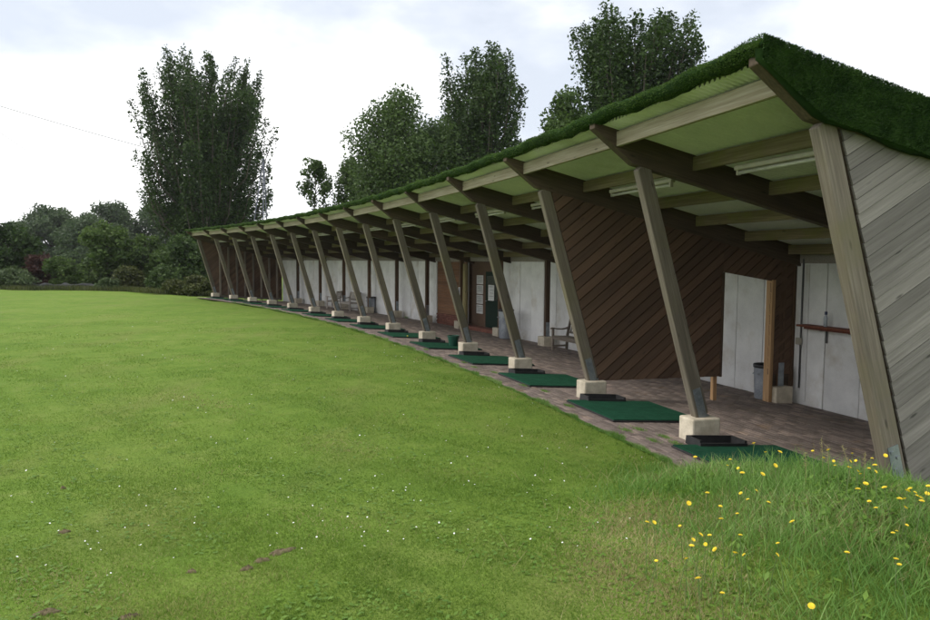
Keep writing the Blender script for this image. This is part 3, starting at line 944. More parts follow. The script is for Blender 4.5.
# unlit batten lights under the second purlin of every bay
hous = bm_mesh('housing', lambda bm: bbox(bm, -.80, .80, -.035, .035, 0, .05), .008)
tubm = bm_mesh('tube', lambda bm: tube(bm, [(-.74, 0, -.032), (.74, 0, -.032)], .019, 10), smooth=True)
def caps_f(bm):
    for s in (-1, 1):
        bbox(bm, min(s * .77, s * .741), max(s * .77, s * .741), -.022, .022, -.055, -.001)
capm = bm_mesh('end_caps', caps_f)
for k in range(NB):
    r = -.16
    i = k + .47
    Ml = basis(fr(i, r, roof_top(r) - .235), Vector((-math.sin(rot_at(i)), math.cos(rot_at(i)), 0)), Vector((-math.cos(rot_at(i)), -math.sin(rot_at(i)), 0)))
    if Ml.to_3x3().col[2].z < 0:
        Ml = Ml @ Matrix.Rotation(math.pi, 4, 'X')
    lab = 'unlit fluorescent batten light under the roof of the %s bay from the gable' % phrase(k)
    o = root('batten_light', Ml, lab, 'light', 'batten lights under the roof')
    add('housing', hous, M['white_plastic'], o, Ml); add('tube', tubm, M['tube_glass'], o, Ml); add('end_caps', capm, M['white_plastic'], o, Ml)

# shelf with a bottle on the back wall
i_sh = 1.70
Ms = mat_at(i_sh, RW - .006, 1.12)
sh = root('wall_shelf', Ms, 'red brown wooden shelf on black brackets fixed to the white wall', 'shelf')
add('shelf_board', bm_mesh('shelf_board', lambda bm: bbox(bm, -.26, 0, -.62, .62, 0, .035), .004), M['shelf'], sh, Ms)
add('edge_batten', bm_mesh('edge_batten', lambda bm: bbox(bm, -.20, -.16, -.50, .50, -.035, -.0005)), M['shelf'], sh, Ms)
brk = bm_mesh('bracket', lambda bm: [bbox(bm, -.022, -.002, -.015, .015, -.26, -.036), bbox(bm, -.15, -.0225, -.015, .015, -.050, -.0355)])
for t_ in (-.42, .18):
    add('bracket', brk, M['conduit'], sh, Ms @ Matrix.Translation((0, t_, 0)))
Mb = mat_at(i_sh + .03, RW - .14, 1.157)
bo = root('bottle', Mb, 'small clear bottle with dark blue cap standing on the wall shelf', 'bottle')
add('bottle_body', bm_mesh('bottle_body', lambda bm: lathe(bm, [(.03, 0), (.034, .01), (.034, .14), (.028, .17), (.014, .19), (.014, .2)], 14), smooth=True), M['bottle'], bo, Mb)
add('cap', bm_mesh('cap', lambda bm: lathe(bm, [(.022, .201), (.023, .21), (.023, .25), (.02, .255)], 12), smooth=True), M['bottle_cap'], bo, Mb)
# conduit with switch
ic = 1.95
Mc = mat_at(ic, RW - .03, 0)
co = root('electric_conduit', Mc, 'dark upright conduit with a small switch box in the corner by the partition', 'conduit')
add('pipe', bm_mesh('pipe', lambda bm: tube(bm, [(0, 0, floor_z(RW) + .28), (0, 0, 2.3)], .016, 8), smooth=True), M['conduit'], co, Mc)
add('switch_box', bm_mesh('switch_box', lambda bm: bbox(bm, -.075, -.018, -.05, .05, .78, .90), .006), M['white_plastic'], co, Mc)
add('strip', bm_mesh('strip', lambda bm: bbox(bm, .0, .02, -.14, -.06, floor_z(RW) + .05, 2.2), .003), M['wall'], co, Mc)
# bins
def bin_obj(i, r, rad, h, label):
    Mb = Matrix.Translation(fr(i, r, floor_z(r) + .012)) @ Matrix.Rotation(.3, 4, 'Z')
    o = root('litter_bin', Mb, label, 'bin', 'metal litter bins')
    prof = [(rad * .84, 0), (rad * .86, .015), (rad * .90, h * .33), (rad * .915, h * .335), (rad * .915, h * .35), (rad * .905, h * .355), (rad * .95, h * .68), (rad * .965, h * .685), (rad * .965, h * .70), (rad * .955, h * .705), (rad, h - .02), (rad * .93, h - .02), (rad * .82, .03)]
    add('bin_body', bm_mesh('bin_body', lambda bm: lathe(bm, prof, 26), smooth=False), M['bin'], o, Mb)
    def rim(bm):
        lathe(bm, [(rad * .9, h - .06), (rad * 1.04, h - .05), (rad * 1.06, h - .01), (rad * 1.03, h + .012), (rad * .93, h + .01), (rad * .85, h - .25)], 26)
    add('bin_liner', bm_mesh('bin_liner', rim, smooth=True), M['bin_black'], o, Mb)
    hd = bm_mesh('handle', lambda bm: tube(bm, [(rad * .96, -.07, h * .75), (rad * 1.12, -.06, h * .74), (rad * 1.12, .06, h * .74), (rad * .96, .07, h * .75)], .008, 6))
    add('handle', hd, M['steel'], o, Mb); add('handle', hd, M['steel'], o, Mb @ Matrix.Rotation(math.pi, 4, 'Z'))
bin_obj(2.08, 3.66, .20, .62, 'grey metal litter bin seen through the doorway of the dark partition')
bin_obj(5.72, 3.50, .25, .92, 'taller grey metal litter bin by the entrance with the green door')
bin_obj(10.05, 3.9, .22, .75, 'grey metal litter bin beside the far bench and chair')
# bucket with a yellow ball beside it
Mb = Matrix.Translation(fr(4.60, .42, floor_z(.42) + .04))
Mb = Matrix.Translation(fr(4.585, .25, floor_z(.25) + .042))
o = root('ball_bucket', Mb, 'small green plastic ball bucket standing on a tee mat', 'bucket')
add('bucket_body', bm_mesh('bucket_body', lambda bm: lathe(bm, [(.105, 0), (.15, .24), (.158, .24), (.158, .265), (.145, .265), (.10, .02)], 20), smooth=False), M['bucket'], o, Mb)
add('bail_handle', bm_mesh('bail_handle', lambda bm: tube(bm, [(.155 * math.cos(a_), .1 * math.sin(a_) - .0, .25 - .06 * math.sin(a_)) for a_ in np.linspace(0, math.pi, 10)], .004, 5)), M['steel'], o, Mb)
Mb = Matrix.Translation(fr(5.35, -.25, floor_z(-.25) + .061))
add('golf_ball', bm_mesh('golf_ball', lambda bm: bmesh.ops.create_icosphere(bm, subdivisions=2, radius=.0215), smooth=True), M['yellow_ball'], None, Mb, 'yellow golf ball lying on a green tee mat', 'golf ball')
# framed notices and a sign
def notice(i, r, z, w, h, label, matl, frame=True):
    Mn = mat_at(i, r, z)
    o = root('notice', Mn, label, 'notice', 'notices at the entrance')
    add('sheet', bm_mesh('sheet', lambda bm: bbox(bm, -.010, -.004, -w / 2 + .02, w / 2 - .02, -h / 2 + .02, h / 2 - .02)), matl, o, Mn)
    def fr_(bm):
        bbox(bm, -.02, .0, -w / 2, w / 2, h / 2 - .02, h / 2); bbox(bm, -.02, .0, -w / 2, w / 2, -h / 2, -h / 2 + .02)
        bbox(bm, -.019, .0, -w / 2, -w / 2 + .02, -h / 2 + .0205, h / 2 - .0205); bbox(bm, -.019, .0, w / 2 - .02, w / 2, -h / 2 + .0205, h / 2 - .0205)
    add('frame', bm_mesh('frame', fr_), M['wall'], o, Mn)
    def ln(bm):
        for q in range(4):
            zq = h / 2 - .055 - q * (h - .1) / 4
            bbox(bm, -.0125, -.0105, -w / 2 + .04, w / 2 - .05 - .03 * (q % 3), zq - .012, zq)
    add('print', bm_mesh('print', ln), M['conduit'], o, Mn)
for q, nm in enumerate(('top', 'second', 'third', 'bottom')):
    notice(6.83, RW + RD - .002, 1.56 - .36 * q, .48, .32, '%s framed notice of the column of four beside the green door' % nm, M['paper'])
notice(6.50, RW + RD - .066, 1.12, .42, .55, 'white paper sheet taped to the green door', M['paper'])
notice(7.0, RP - .072, 1.12, .11, .30, 'small blue and white notice by the round timber pole', M['blue_sign'])

# benches
def bench(Mb, w, label, matl, name='garden_bench', cat='bench', group=None):
    """local x: back direction, y: along the seat"""
    o = root(name, Mb, label, cat, group)
    h = w / 2
    for s in (-1, 1):
        y = s * (h - .04)
        add('leg', bm_mesh('leg', lambda bm: bbox(bm, -.27, -.21, y - .03, y + .03, 0, .60), .004), matl, o, Mb)
        add('leg', bm_mesh('leg', lambda bm: prism(bm, [(.17, 0), (.23, 0), (.25, .42), (.36, .90), (.30, .90), (.19, .42)], y - .03, y + .03), .004), matl, o, Mb)
        def arm(bm):
            n = 7
            for q in range(n):
                pass
            pts = [(-.31, .625), (-.24, .64), (-.1, .615), (.05, .605), (.16, .62), (.28, .655)]
            poly = pts + [(x, z - .035) for x, z in reversed(pts)]
            prism(bm, poly, y - .04, y + .04)
        add('armrest', bm_mesh('armrest', arm), matl, o, Mb)
        add('side_rail', bm_mesh('side_rail', lambda bm: bbox(bm, -.209, .168, y - .022, y + .022, .10, .15)), matl, o, Mb)
        add('side_rail', bm_mesh('side_rail', lambda bm: bbox(bm, -.209, .188, y - .022, y + .022, .335, .395)), matl, o, Mb)
    for q in range(5):
        x = -.25 + q * .098
        add('seat_slat', bm_mesh('seat_slat', lambda bm: bbox(bm, x, x + .082, -h + .075, h - .075, .398 - q * .004, .420 - q * .004), .003), matl, o, Mb)
    add('seat_rail', bm_mesh('seat_rail', lambda bm: bbox(bm, -.262, -.23, -h + .071, h - .071, .32, .392)), matl, o, Mb)
    bx_ = lambda z: .20 + (z - .42) * .11 / .48 + .02
    add('back_rail', bm_mesh('back_rail', lambda bm: bbox(bm, bx_(.84), bx_(.84) + .035, -h + .071, h - .071, .82, .89), .003), matl, o, Mb)
    add('back_rail', bm_mesh('back_rail', lambda bm: bbox(bm, bx_(.5), bx_(.5) + .035, -h + .071, h - .071, .47, .52), .003), matl, o, Mb)
    ns = max(4, int((w - .2) / .11))
    for q in range(ns):
        y = -h + .10 + (q + .5) * (w - .2) / ns
        add('back_slat', bm_mesh('back_slat', lambda bm: prism(bm, [(bx_(.52) + .008, .521), (bx_(.52) + .026, .521), (bx_(.82) + .026, .819), (bx_(.82) + .008, .819)], y - .025, y + .025)), matl, o, Mb)
    return o
bench(mat_at(4.36, 3.50, floor_z(3.5) + .012), 1.5, 'weathered brown garden bench by the white wall behind the dark partition', M['bench'])
bench(mat_at(10.55, 3.45, floor_z(3.45) + .012, 0, .0), 1.2, 'pale weathered garden bench beside the far litter bin', M['bench_pale'])
bench(mat_at(11.05, 3.25, floor_z(3.25) + .012, 0, -.9), .62, 'pale wooden armchair turned towards the far garden bench', M['bench_pale'], 'garden_chair', 'chair')

# ================================================================== lawn grass and the weedy bank
def scatter(n, dmin, dmax, amin, amax, power=2.0):
    """roots spread round a spot, thinning with distance"""
    u = rng.uniform(0, 1, n)
    if power == 2.0:
        d = dmin * (dmax / dmin) ** u
    else:
        d = dmin + (dmax - dmin) * np.sqrt(u)
    az = rng.uniform(amin, amax, n)
    return d * np.sin(az), d * np.cos(az), d
def bank_weight(x, y):
    w = np.exp(-(np.abs((x - 3.2) / 1.75) ** 4 + np.abs((y - 4.7) / 2.1) ** 4))
    return w
vn = lambda x, y: (np.sin(x * 1.7 + 2 * np.sin(y * .9)) + np.sin(y * 2.3 + 1.5 * np.sin(x * 1.3 + 1)) + np.sin((x + y) * 3.1 + .5)) / 3
n = 700000
x, y, d = scatter(n, 3.0, 46, -.66, .66)
r_, i_ = polar(x, y)
bw = bank_weight(x, y)
keep = (r_ < -1.11) & (rng.uniform(0, 1, n) > bw * .6) & (x < 7) & (rng.uniform(0, 1, n) > sstep((d - 12) / 32)) & (y < 46)
x, y, d, bw = x[keep], y[keep], d[keep], bw[keep]
z = ground_z(x, y)
ln = (.013 + .019 * rng.uniform(0, 1, len(x)) ** 1.4) * (1 + .45 * vn(x * 1.3, y * 1.3) + .30 * vn(x * 5.3 + 1, y * 4.7)) * (1 - .45 * sstep((d - 10) / 25)) + .03 * bw
wd_ = (.0032 + .0028 * rng.uniform(0, 1, len(x))) * (1 + d * .10)
V1, F1 = blades(np.stack([x, y, z - .004], 1), np.tile([0, 0, 1.0], (len(x), 1)), ln, wd_, np.full(len(x), .75))
dry = (vn(x * .8 + 3, y * .8) + 1.7 * np.exp(-(((x - 1.1) / .55) ** 2 + ((y - 4.7) / 1.3) ** 2)) + 1.0 * np.exp(-(((x - 2.6) / .5) ** 2 + ((y - 4.9) / .35) ** 2)) + rng.normal(0, .35, len(x))) > 1.05
Fg, Fd = F1[~dry], F1[dry]
def compact(V, Fa):
    u, inv = np.unique(Fa.ravel(), return_inverse=True)
    return V[u], inv.reshape(Fa.shape)
a_, b_ = compact(V1, Fg)
add('lawn_grass', mesh_np('lawn_grass', a_, b_), M['grass'], None, None, 'short mown green grass covering the range lawn', 'grass', None, 'stuff')
a_, b_ = compact(V1, Fd)
add('dry_lawn_grass', mesh_np('dry_lawn_grass', a_, b_), M['straw'], None, None, 'thin straw coloured dry grass in worn patches of lawn', 'grass', None, 'stuff')
# broad leaves: clover and plantain in the near lawn
n = 9000
x, y, d = scatter(n, 3.0, 14, -.66, .5)
r_, i_ = polar(x, y)
keep = (r_ < -1.15) & (vn(x * 1.1 + 5, y * 1.1) > -.1)
x, y, d = x[keep], y[keep], d[keep]; n = len(x)
z = ground_z(x, y) + .008 + .012 * rng.uniform(0, 1, n)
sz = rng.uniform(.008, .02, n) * (1 + .04 * d)
az = rng.uniform(0, 2 * np.pi, n); tl = rng.uniform(-.4, .5, n)
ux = np.stack([np.cos(az) * np.cos(tl), np.sin(az) * np.cos(tl), np.sin(tl)], 1); uy = np.stack([-np.sin(az), np.cos(az), 0 * az], 1)
Pc = np.stack([x, y, z], 1)
V1 = np.stack([Pc - ux * sz[:, None], Pc + uy * (sz * .6)[:, None], Pc + ux * sz[:, None], Pc - uy * (sz * .6)[:, None]], 1).reshape(-1, 3)
add('clover_leaves', mesh_np('clover_leaves', V1, np.arange(4 * n).reshape(n, 4)), M['clover'], None, None, 'small broad clover and plantain leaves among the lawn grass', 'weeds', None, 'stuff')
# long grass on the bank
n = 95000
x = rng.uniform(.9, 5.6, n); y = rng.uniform(2.4, 7.3, n)
bw = bank_weight(x, y)
r_, i_ = polar(x, y)
clump = vn(x * 2.1, y * 2.1)
keep = (rng.uniform(0, 1, n) < np.clip(bw * 1.15, 0, 1)) & ((r_ < -1.12) | (i_ < -.03)) & (x < y * .72 + .5) & (rng.uniform(-1.1, 1, n) < clump + .55)
x, y, bw, clump = x[keep], y[keep], bw[keep], clump[keep]; n = len(x)
z = ground_z(x, y)
ln = (.06 + .14 * rng.uniform(0, 1, n) ** 1.6) * (.5 + .65 * bw) * (1 + .35 * clump)
wd_ = rng.uniform(.003, .0065, n)
V1, F1 = blades(np.stack([x, y, z - .006], 1), np.tile([0, 0, 1.0], (n, 1)), ln, wd_, np.full(n, .55), .45, 3)
add('bank_grass', mesh_np('bank_grass', V1, F1), M['longgrass'], None, None, 'long rough green grass growing on the bank by the gable', 'grass', None, 'stuff')
n = 8500
x = rng.normal(2.3, 1.1, n); y = rng.normal(4.8, 1.2, n)
bw = bank_weight(x, y); r_, i_ = polar(x, y)
keep = (rng.uniform(0, 1, n) < bw + .15) & ((r_ < -1.12) | (i_ < -.03)) & (vn(x * 1.2 + 2, y * 1.4) > .0)
x, y = x[keep], y[keep]; n = len(x)
V1, F1 = blades(np.stack([x, y, ground_z(x, y) - .005], 1), np.tile([0, 0, 1.0], (n, 1)), rng.uniform(.05, .20, n), rng.uniform(.002, .004, n), np.full(n, .8), .35, 3)
add('dry_bank_grass', mesh_np('dry_bank_grass', V1, F1), M['straw'], None, None, 'dry straw coloured stalks scattered through the bank grass', 'grass', None, 'stuff')
# broad weed leaves on the bank
n = 7000
x = rng.normal(2.9, .9, n); y = rng.normal(4.5, 1.0, n)
bw = bank_weight(x, y); r_, i_ = polar(x, y)
keep = (rng.uniform(0, 1, n) < bw) & ((r_ < -1.12) | (i_ < -.03)) & (vn(x * 2.3 + 1, y * 2.0) > -.15)
x, y = x[keep], y[keep]; n = len(x)
z = ground_z(x, y) + rng.uniform(.01, .09, n)
sz = rng.uniform(.012, .035, n)
az = rng.uniform(0, 2 * np.pi, n); tl = rng.uniform(-.2, .9, n)
ux = np.stack([np.cos(az) * np.cos(tl), np.sin(az) * np.cos(tl), np.sin(tl)], 1); uy = np.stack([-np.sin(az), np.cos(az), 0 * az], 1)
Pc = np.stack([x, y, z], 1)
V1 = np.stack([Pc - ux * sz[:, None], Pc + uy * (sz * .45)[:, None], Pc + ux * sz[:, None], Pc - uy * (sz * .45)[:, None]], 1).reshape(-1, 3)
add('bank_weeds', mesh_np('bank_weeds', V1, np.arange(4 * n).reshape(n, 4)), M['clover'], None, None, 'low broad leaved weeds among the long bank grass', 'weeds', None, 'stuff')
# ragged grass along the paving edge and tufts in the joints
n = 26000
i_ = rng.uniform(.35, 12, n) ** 1.0
i_ = .35 + 11.6 * rng.uniform(0, 1, n) ** 1.9
tuft = np.sin(i_ * 31) + np.sin(i_ * 17 + 2) + np.sin(i_ * 7.3 + 1)
r_ = -1.10 + .05 * np.clip(tuft, -1, 2.2) * rng.uniform(-.4, 1, n) - .03
P_ = fr_np(i_, r_, floor_z(r_))
P_[:, 2] = np.maximum(ground_z(P_[:, 0], P_[:, 1]), floor_z(r_) - .01)
V1, F1 = blades(P_, np.tile([0, 0, 1.0], (n, 1)), rng.uniform(.02, .06, n) * (1 + .25 * tuft), rng.uniform(.004, .007, n) * (1 + .1 * i_), np.full(n, .8))
tuf = [(1.20, -.55), (1.42, -.62), (1.05, -.45), (1.75, -.80), (.98, -.72), (1.18, -.78), (2.05, .25), (2.02, .45), (2.2, -.6), (2.4, -.74), (2.95, -.66), (3.2, -.8), (.93, -.5), (8.85, 4.0), (3.45, -.75), (4.3, -.8)]
for ti, tr_ in tuf:
    m_ = 160
    ii_ = ti + rng.normal(0, .022, m_); r2 = tr_ + rng.normal(0, .03, m_)
    V2, F2 = blades(fr_np(ii_, r2, floor_z(r2)), np.tile([0, 0, 1.0], (m_, 1)), rng.uniform(.015, .05, m_) * (3 if ti > 8 else 1), rng.uniform(.004, .007, m_), np.full(m_, 1.0))
    F1 = np.concatenate([F1, F2 + len(V1)]); V1 = np.concatenate([V1, V2])
add('edge_grass', mesh_np('edge_grass', V1, F1), M['longgrass'], None, None, 'ragged grass along the paving edge and tufts in its joints', 'grass', None, 'stuff')
# a grass seed stalk that leans over the bank (stands before the pavement)
def march(px, py, h):
    d = ray_dir(px, py); o = Vector((0, 0, H_CAM)); s = 2.0
    while s < 40:
        p = o + d * s
        if p.z <= float(ground_z(p.x, p.y)) + h: return p
        s += .01
    return None
# yellow flowers
heads = [(226,113),(402,72),(437,98),(479,98),(330,120),(322,138),(355,146),(367,161),(427,164),(465,138),(262,221),(206,251),(363,221),(408,213),(384,240),(445,249),(301,261),(352,283),(81,309),(102,309),(180,319),(241,346),(215,380),(219,361),(269,348),(257,374),(361,348),(345,402),(373,406),(474,372),(470,406),(286,390),(235,479),(200,419),(307,522),(574,560),(681,400),(518,308),(611,115),(626,92),(641,124),(578,94),(645,138),(697,102),(690,125),(708,123),(687,145),(713,155),(722,164),(747,147),(756,117),(765,138),(766,156),(737,193),(714,210),(794,205),(748,246),(768,266),(860,317),(830,335),(819,341),(828,420),(838,436),(862,215),(871,208),(884,219),(890,228),(901,236),(855,238),(839,239),(925,200),(921,222),(905,246),(855,265),(109,424),(303,300),(796,108),(828,108)]
def head_mesh():
    def f(bm):
        for ring, (n_, r0, r1, z0, z1) in enumerate(((15, .003, .0175, .004, .009), (11, .002, .012, .006, .013))):
            for q in range(n_):
                a0 = 2 * math.pi * (q + .5 * ring) / n_; da = math.pi / n_ * .92
                v = [bm.verts.new((r0 * math.cos(a0), r0 * math.sin(a0), z0)), bm.verts.new((r1 * math.cos(a0 - da), r1 * math.sin(a0 - da), z1)), bm.verts.new((r1 * 1.08 * math.cos(a0), r1 * 1.08 * math.sin(a0), z1 - .001)), bm.verts.new((r1 * math.cos(a0 + da), r1 * math.sin(a0 + da), z1))]
                bm.faces.new(v)
        lathe(bm, [(.002, .003), (.004, .008), (.004, .011), (.001, .0125)], 8)
    return bm_mesh('flower_head', f)
hd_me = head_mesh()
hd_me.materials.append(M['petal'])
cal_me = bm_mesh('calyx', lambda bm: lathe(bm, [(.002, -.014), (.005, -.009), (.006, 0), (.004, .0035)], 8), smooth=True)
for k, (u, v) in enumerate(heads):
    hgt = .22 + .10 * rng.uniform()
    p = march(620 + u / 3, 420 + v / 3, hgt)
    if p is None: continue
    gz_ = float(ground_z(p.x, p.y))
    lx_, ly_ = rng.normal(0, .025, 2)
    Mb = Matrix.Translation((p.x + lx_, p.y + ly_, gz_))
    o = root('yellow_flower', Mb, 'yellow dandelion-like flower on a thin stalk in the bank grass', 'flower', 'yellow flowers on the grass bank')
    hh = p.z - gz_
    add('stalk', bm_mesh('stalk', lambda bm: tube(bm, [(0, 0, 0), (-lx_ * .4, -ly_ * .4, hh * .5), (-lx_, -ly_, hh - .012)], [.0024, .002, .0018], 5)), M['stem'], o, Mb)
    Mh = Matrix.Translation(p) @ Matrix.Rotation(rng.uniform(0, 6.28), 4, 'Z') @ Matrix.Rotation(rng.uniform(0, .9), 4, 'X') @ Matrix.Scale(rng.uniform(.5, .9), 4)
    h_ = add('flower_head', hd_me, None, o, Mh)
    add('calyx', cal_me, M['stem'], h_, Mh)
# seeding grass stalks standing above the crest
for k, (u, v) in enumerate([(815, 437), (823, 445), (829, 452), (852, 452), (806, 455), (864, 458)]):
    p = march(u, v + 22, .10)
    gz_ = float(ground_z(p.x, p.y))
    Mb = Matrix.Translation((p.x, p.y, gz_))
    o = root('seeding_grass_stalk', Mb, 'thin seeding grass stalk leaning above the crest of the bank', 'grass stalk', 'seeding stalks on the bank crest')
    hh = .26 + .1 * rng.uniform(); lx_ = rng.uniform(-.09, .03)
    add('stalk', bm_mesh('stalk', lambda bm: tube(bm, [(0, 0, 0), (lx_ * .3, 0, hh * .5), (lx_, 0, hh)], [.0022, .0018, .0012], 5)), M['straw'], o, Mb)
    n_ = 46
    tt = rng.uniform(.62, 1.0, n_)
    base_ = np.stack([lx_ * tt ** 1.7, 0 * tt, hh * tt], 1) + rng.normal(0, .006, (n_, 3))
    V2, F2 = blades(base_, np.tile([-.3, 0, .6], (n_, 1)), rng.uniform(.008, .022, n_), np.full(n_, .004), np.full(n_, 1.0))
    add('seed_head', mesh_np('seed_head', V2, F2), M['straw'], o, Mb)
# daisies: tiny white specks over the lawn
n = 520
x, y, d = scatter(n, 4.5, 26, -.66, .25)
r_, i_ = polar(x, y)
keep = (r_ < -1.2) & (vn(x * .9, y * .7 + 3) > -.35) & (bank_weight(x, y) < .2)
x, y, d = x[keep], y[keep], d[keep]
V1, F1 = [], []
for k in range(len(x)):
    z0 = float(ground_z(x[k], y[k])) + .03
    rd_ = rng.uniform(.0035, .006) * (1 + d[k] * .05)
    b0 = len(V1)
    tx_, ty_ = rng.normal(0, .35, 2)
    for q in range(7):
        a_ = 2 * math.pi * q / 7
        V1.append((x[k] + rd_ * math.cos(a_), y[k] + rd_ * math.sin(a_), z0 + rd_ * (math.cos(a_) * tx_ + math.sin(a_) * ty_)))
    F1.append(list(range(b0, b0 + 7)))
me = bpy.data.meshes.new('daisies'); me.from_pydata(V1, [], F1)
add('daisies', me, M['daisy'], None, None, 'tiny white daisies sprinkled over the mown lawn', 'daisies', None, 'stuff')
# bare soil scrapes in the lawn
def scrape(px, py, lx, ly, rot, label):
    p = march(px, py, 0)
    Mb = Matrix.Translation((p.x, p.y, 0))
    n_, m_ = 18, 10
    vs, fs = [], []
    ph = rng.uniform(0, 6, 4)
    for a_ in range(m_):
        for b__ in range(n_):
            rr_ = a_ / (m_ - 1)
            th = 2 * math.pi * b__ / n_
            wob = 1 + .28 * math.sin(3 * th + ph[0]) + .2 * math.sin(5 * th + ph[1]) + .12 * math.sin(9 * th + ph[2])
            ex, ey = lx * rr_ * wob * math.cos(th), ly * rr_ * wob * math.sin(th)
            X_ = ex * math.cos(rot) - ey * math.sin(rot); Y_ = ex * math.sin(rot) + ey * math.cos(rot)
            z_ = float(ground_z(p.x + X_, p.y + Y_)) + (.010 * (1 - rr_ ** 2) + rng.normal(0, .007) * (1 - rr_)) + .010 - .03 * rr_ ** 6
            vs.append((X_, Y_, z_))
    for a_ in range(m_ - 1):
        for b__ in range(n_):
            fs.append((a_ * n_ + b__, a_ * n_ + (b__ + 1) % n_, (a_ + 1) * n_ + (b__ + 1) % n_, (a_ + 1) * n_ + b__))
    add('bare_soil_scrape', mesh_py('bare_soil_scrape', vs, fs, True), M['soil'], None, Mb, label, 'bare soil', 'scrapes of bare soil in the lawn')
for k, (px, py, lx, ly, rot) in enumerate([(281, 553, .10, .045, .6), (261, 562, .05, .03, .3), (247, 570, .045, .022, .5), (192, 573, .03, .015, 0), (65, 533, .04, .025, .4), (63, 489, .03, .02, .1), (46, 614, .07, .04, .5), (128, 619, .06, .025, .4)]):
    scrape(px, py, lx, ly, rot, 'small patch of bare brown soil scraped in the lawn')

# ================================================================== trees, shrubs and what lies beyond
def leaf_quads(P_, size, flat=.25):
    n_ = len(P_)
    a_ = rng.normal(size=(n_, 3)); a_[:, 2] *= .8; a_ /= np.linalg.norm(a_, axis=1)[:, None]
    b_ = np.cross(a_, rng.normal(size=(n_, 3))); b_ /= np.linalg.norm(b_, axis=1)[:, None]
    s1 = size[:, None]; s2 = (size * rng.uniform(.45, .7, n_))[:, None]
    c_ = np.cross(a_, b_)
    V_ = np.stack([P_ - a_ * s1, P_ + b_ * s2 + c_ * s2 * .3, P_ + a_ * s1, P_ - b_ * s2 + c_ * s2 * .3], 1).reshape(-1, 3)
    return V_, np.arange(4 * n_).reshape(n_, 4)
def tree(base, height, crown_r, crown_base, nspike, leaves, lsize, matl, label, style='upright', group=None, name='broadleaf_tree', trunk_r=.25, ry=None, lean_=(0, 0), cat='tree', gap=.0, sx=.55, shape=(.35, .6, .9, 1.0, 1.0, .86, .62, .35)):
    """base Vector; crown from crown_base to height; spikes are leafy branches growing out of the trunk and limbs"""
    ry = ry or crown_r
    Mb = Matrix.Translation(base)
    o = root(name, Mb, label, cat, group)
    hc = height - crown_base
    bm = bmesh.new()
    # trunk
    ntop = crown_base + hc * .75
    tpts = [(lean_[0] * s * s + .06 * math.sin(5 * s + base.x), lean_[1] * s * s + .05 * math.cos(4 * s + base.y), ntop * s) for s in np.linspace(0, 1, 8)]
    tube(bm, [(p[0], p[1], p[2] - .3 if k == 0 else p[2]) for k, p in enumerate(tpts)], [trunk_r * (1.25 if k == 0 else (1 - .78 * k / 7)) for k in range(8)], 8)
    def on_trunk(z):
        s = min(1, max(0, z / ntop)); return np.array([lean_[0] * s * s, lean_[1] * s * s, z])
    Pl, Sl = [], []
    per = max(20, leaves // nspike)
    for k in range(nspike):
        # tip on the crown envelope
        u_ = (k + .5) / nspike
        zf = rng.uniform(.02, 1) if style != 'upright' else rng.beta(1.15, .95)
        az = 2.39996 * k + rng.normal(0, .3)
        if style == 'upright':
            prof_ = float(np.interp(zf, [0, .1, .25, .45, .65, .82, .93, 1.0], shape))
        elif style == 'cone':
            prof_ = 1 - .85 * zf
        else:
            prof_ = math.sqrt(max(0, 1 - (2 * zf - .92) ** 2 / 1.17))
        rad_ = prof_ * math.sqrt(rng.uniform(.22 if style != 'upright' else .30, 1)) * rng.uniform(.88, 1.12)
        tip = np.array([crown_r * rad_ * math.cos(az), ry * rad_ * math.sin(az), crown_base + hc * zf * rng.uniform(.94, 1.03)]) + np.append(np.array(lean_) * (zf * .9), 0)
        if style == 'upright':
            z0 = max(crown_base * .6, tip[2] - hc * rng.uniform(.28, .45) - rad_ * crown_r * .5)
        else:
            z0 = max(crown_base * .55, tip[2] - hc * rng.uniform(.12, .32))
        st = on_trunk(min(z0, ntop * .97))
        mid = st * .45 + tip * .55 + np.array([(tip[0] - st[0]) * .22, (tip[1] - st[1]) * .22, -(tip[2] - st[2]) * (.10 if style == 'upright' else -.08)])
        if rad_ > .25 or k % 3 == 0:
            tube(bm, [st, (st + mid) / 2 + (0, 0, .03), mid, (mid + tip) / 2, tip], [trunk_r * .34, trunk_r * .24, trunk_r * .15, trunk_r * .08, trunk_r * .03], 5, cap=False)
        m_ = int(per * rng.uniform(.55, 1.45))
        s_ = rng.uniform(.30 if style == 'upright' else .42, 1.03, m_)
        c_ = ((1 - s_) ** 2)[:, None] * st + (2 * s_ * (1 - s_))[:, None] * mid + (s_ ** 2)[:, None] * tip
        w_ = (sx * (1.05 - .72 * s_ ** 2.5) if style == 'upright' else sx * (.7 + .5 * np.sin(np.pi * np.clip((s_ - .3) / .8, 0, 1))))
        off = rng.normal(size=(m_, 3)); off /= np.linalg.norm(off, axis=1)[:, None]
        off *= (w_ * rng.uniform(0, 1, m_) ** .45)[:, None]
        off[:, 2] *= 1.15 if style == 'upright' else .8
        Pl.append(c_ + off)
    bmesh.ops.recalc_face_normals(bm, faces=bm.faces)
    me = bpy.data.meshes.new('trunk'); bm.to_mesh(me); bm.free()
    add('trunk', me, M['bark'], o, Mb)
    P_ = np.concatenate(Pl)
    if gap > 0:
        hole = np.sin(P_[:, 0] * 1.9 + 1) * np.sin(P_[:, 1] * 1.7 + 2) * np.sin(P_[:, 2] * 1.5)
        P_ = P_[hole < 1 - gap]
    V_, F_ = leaf_quads(P_, rng.uniform(.6, 1.25, len(P_)) * lsize)
    add('crown', mesh_np('crown', V_, F_), matl, o, Mb)
    return o
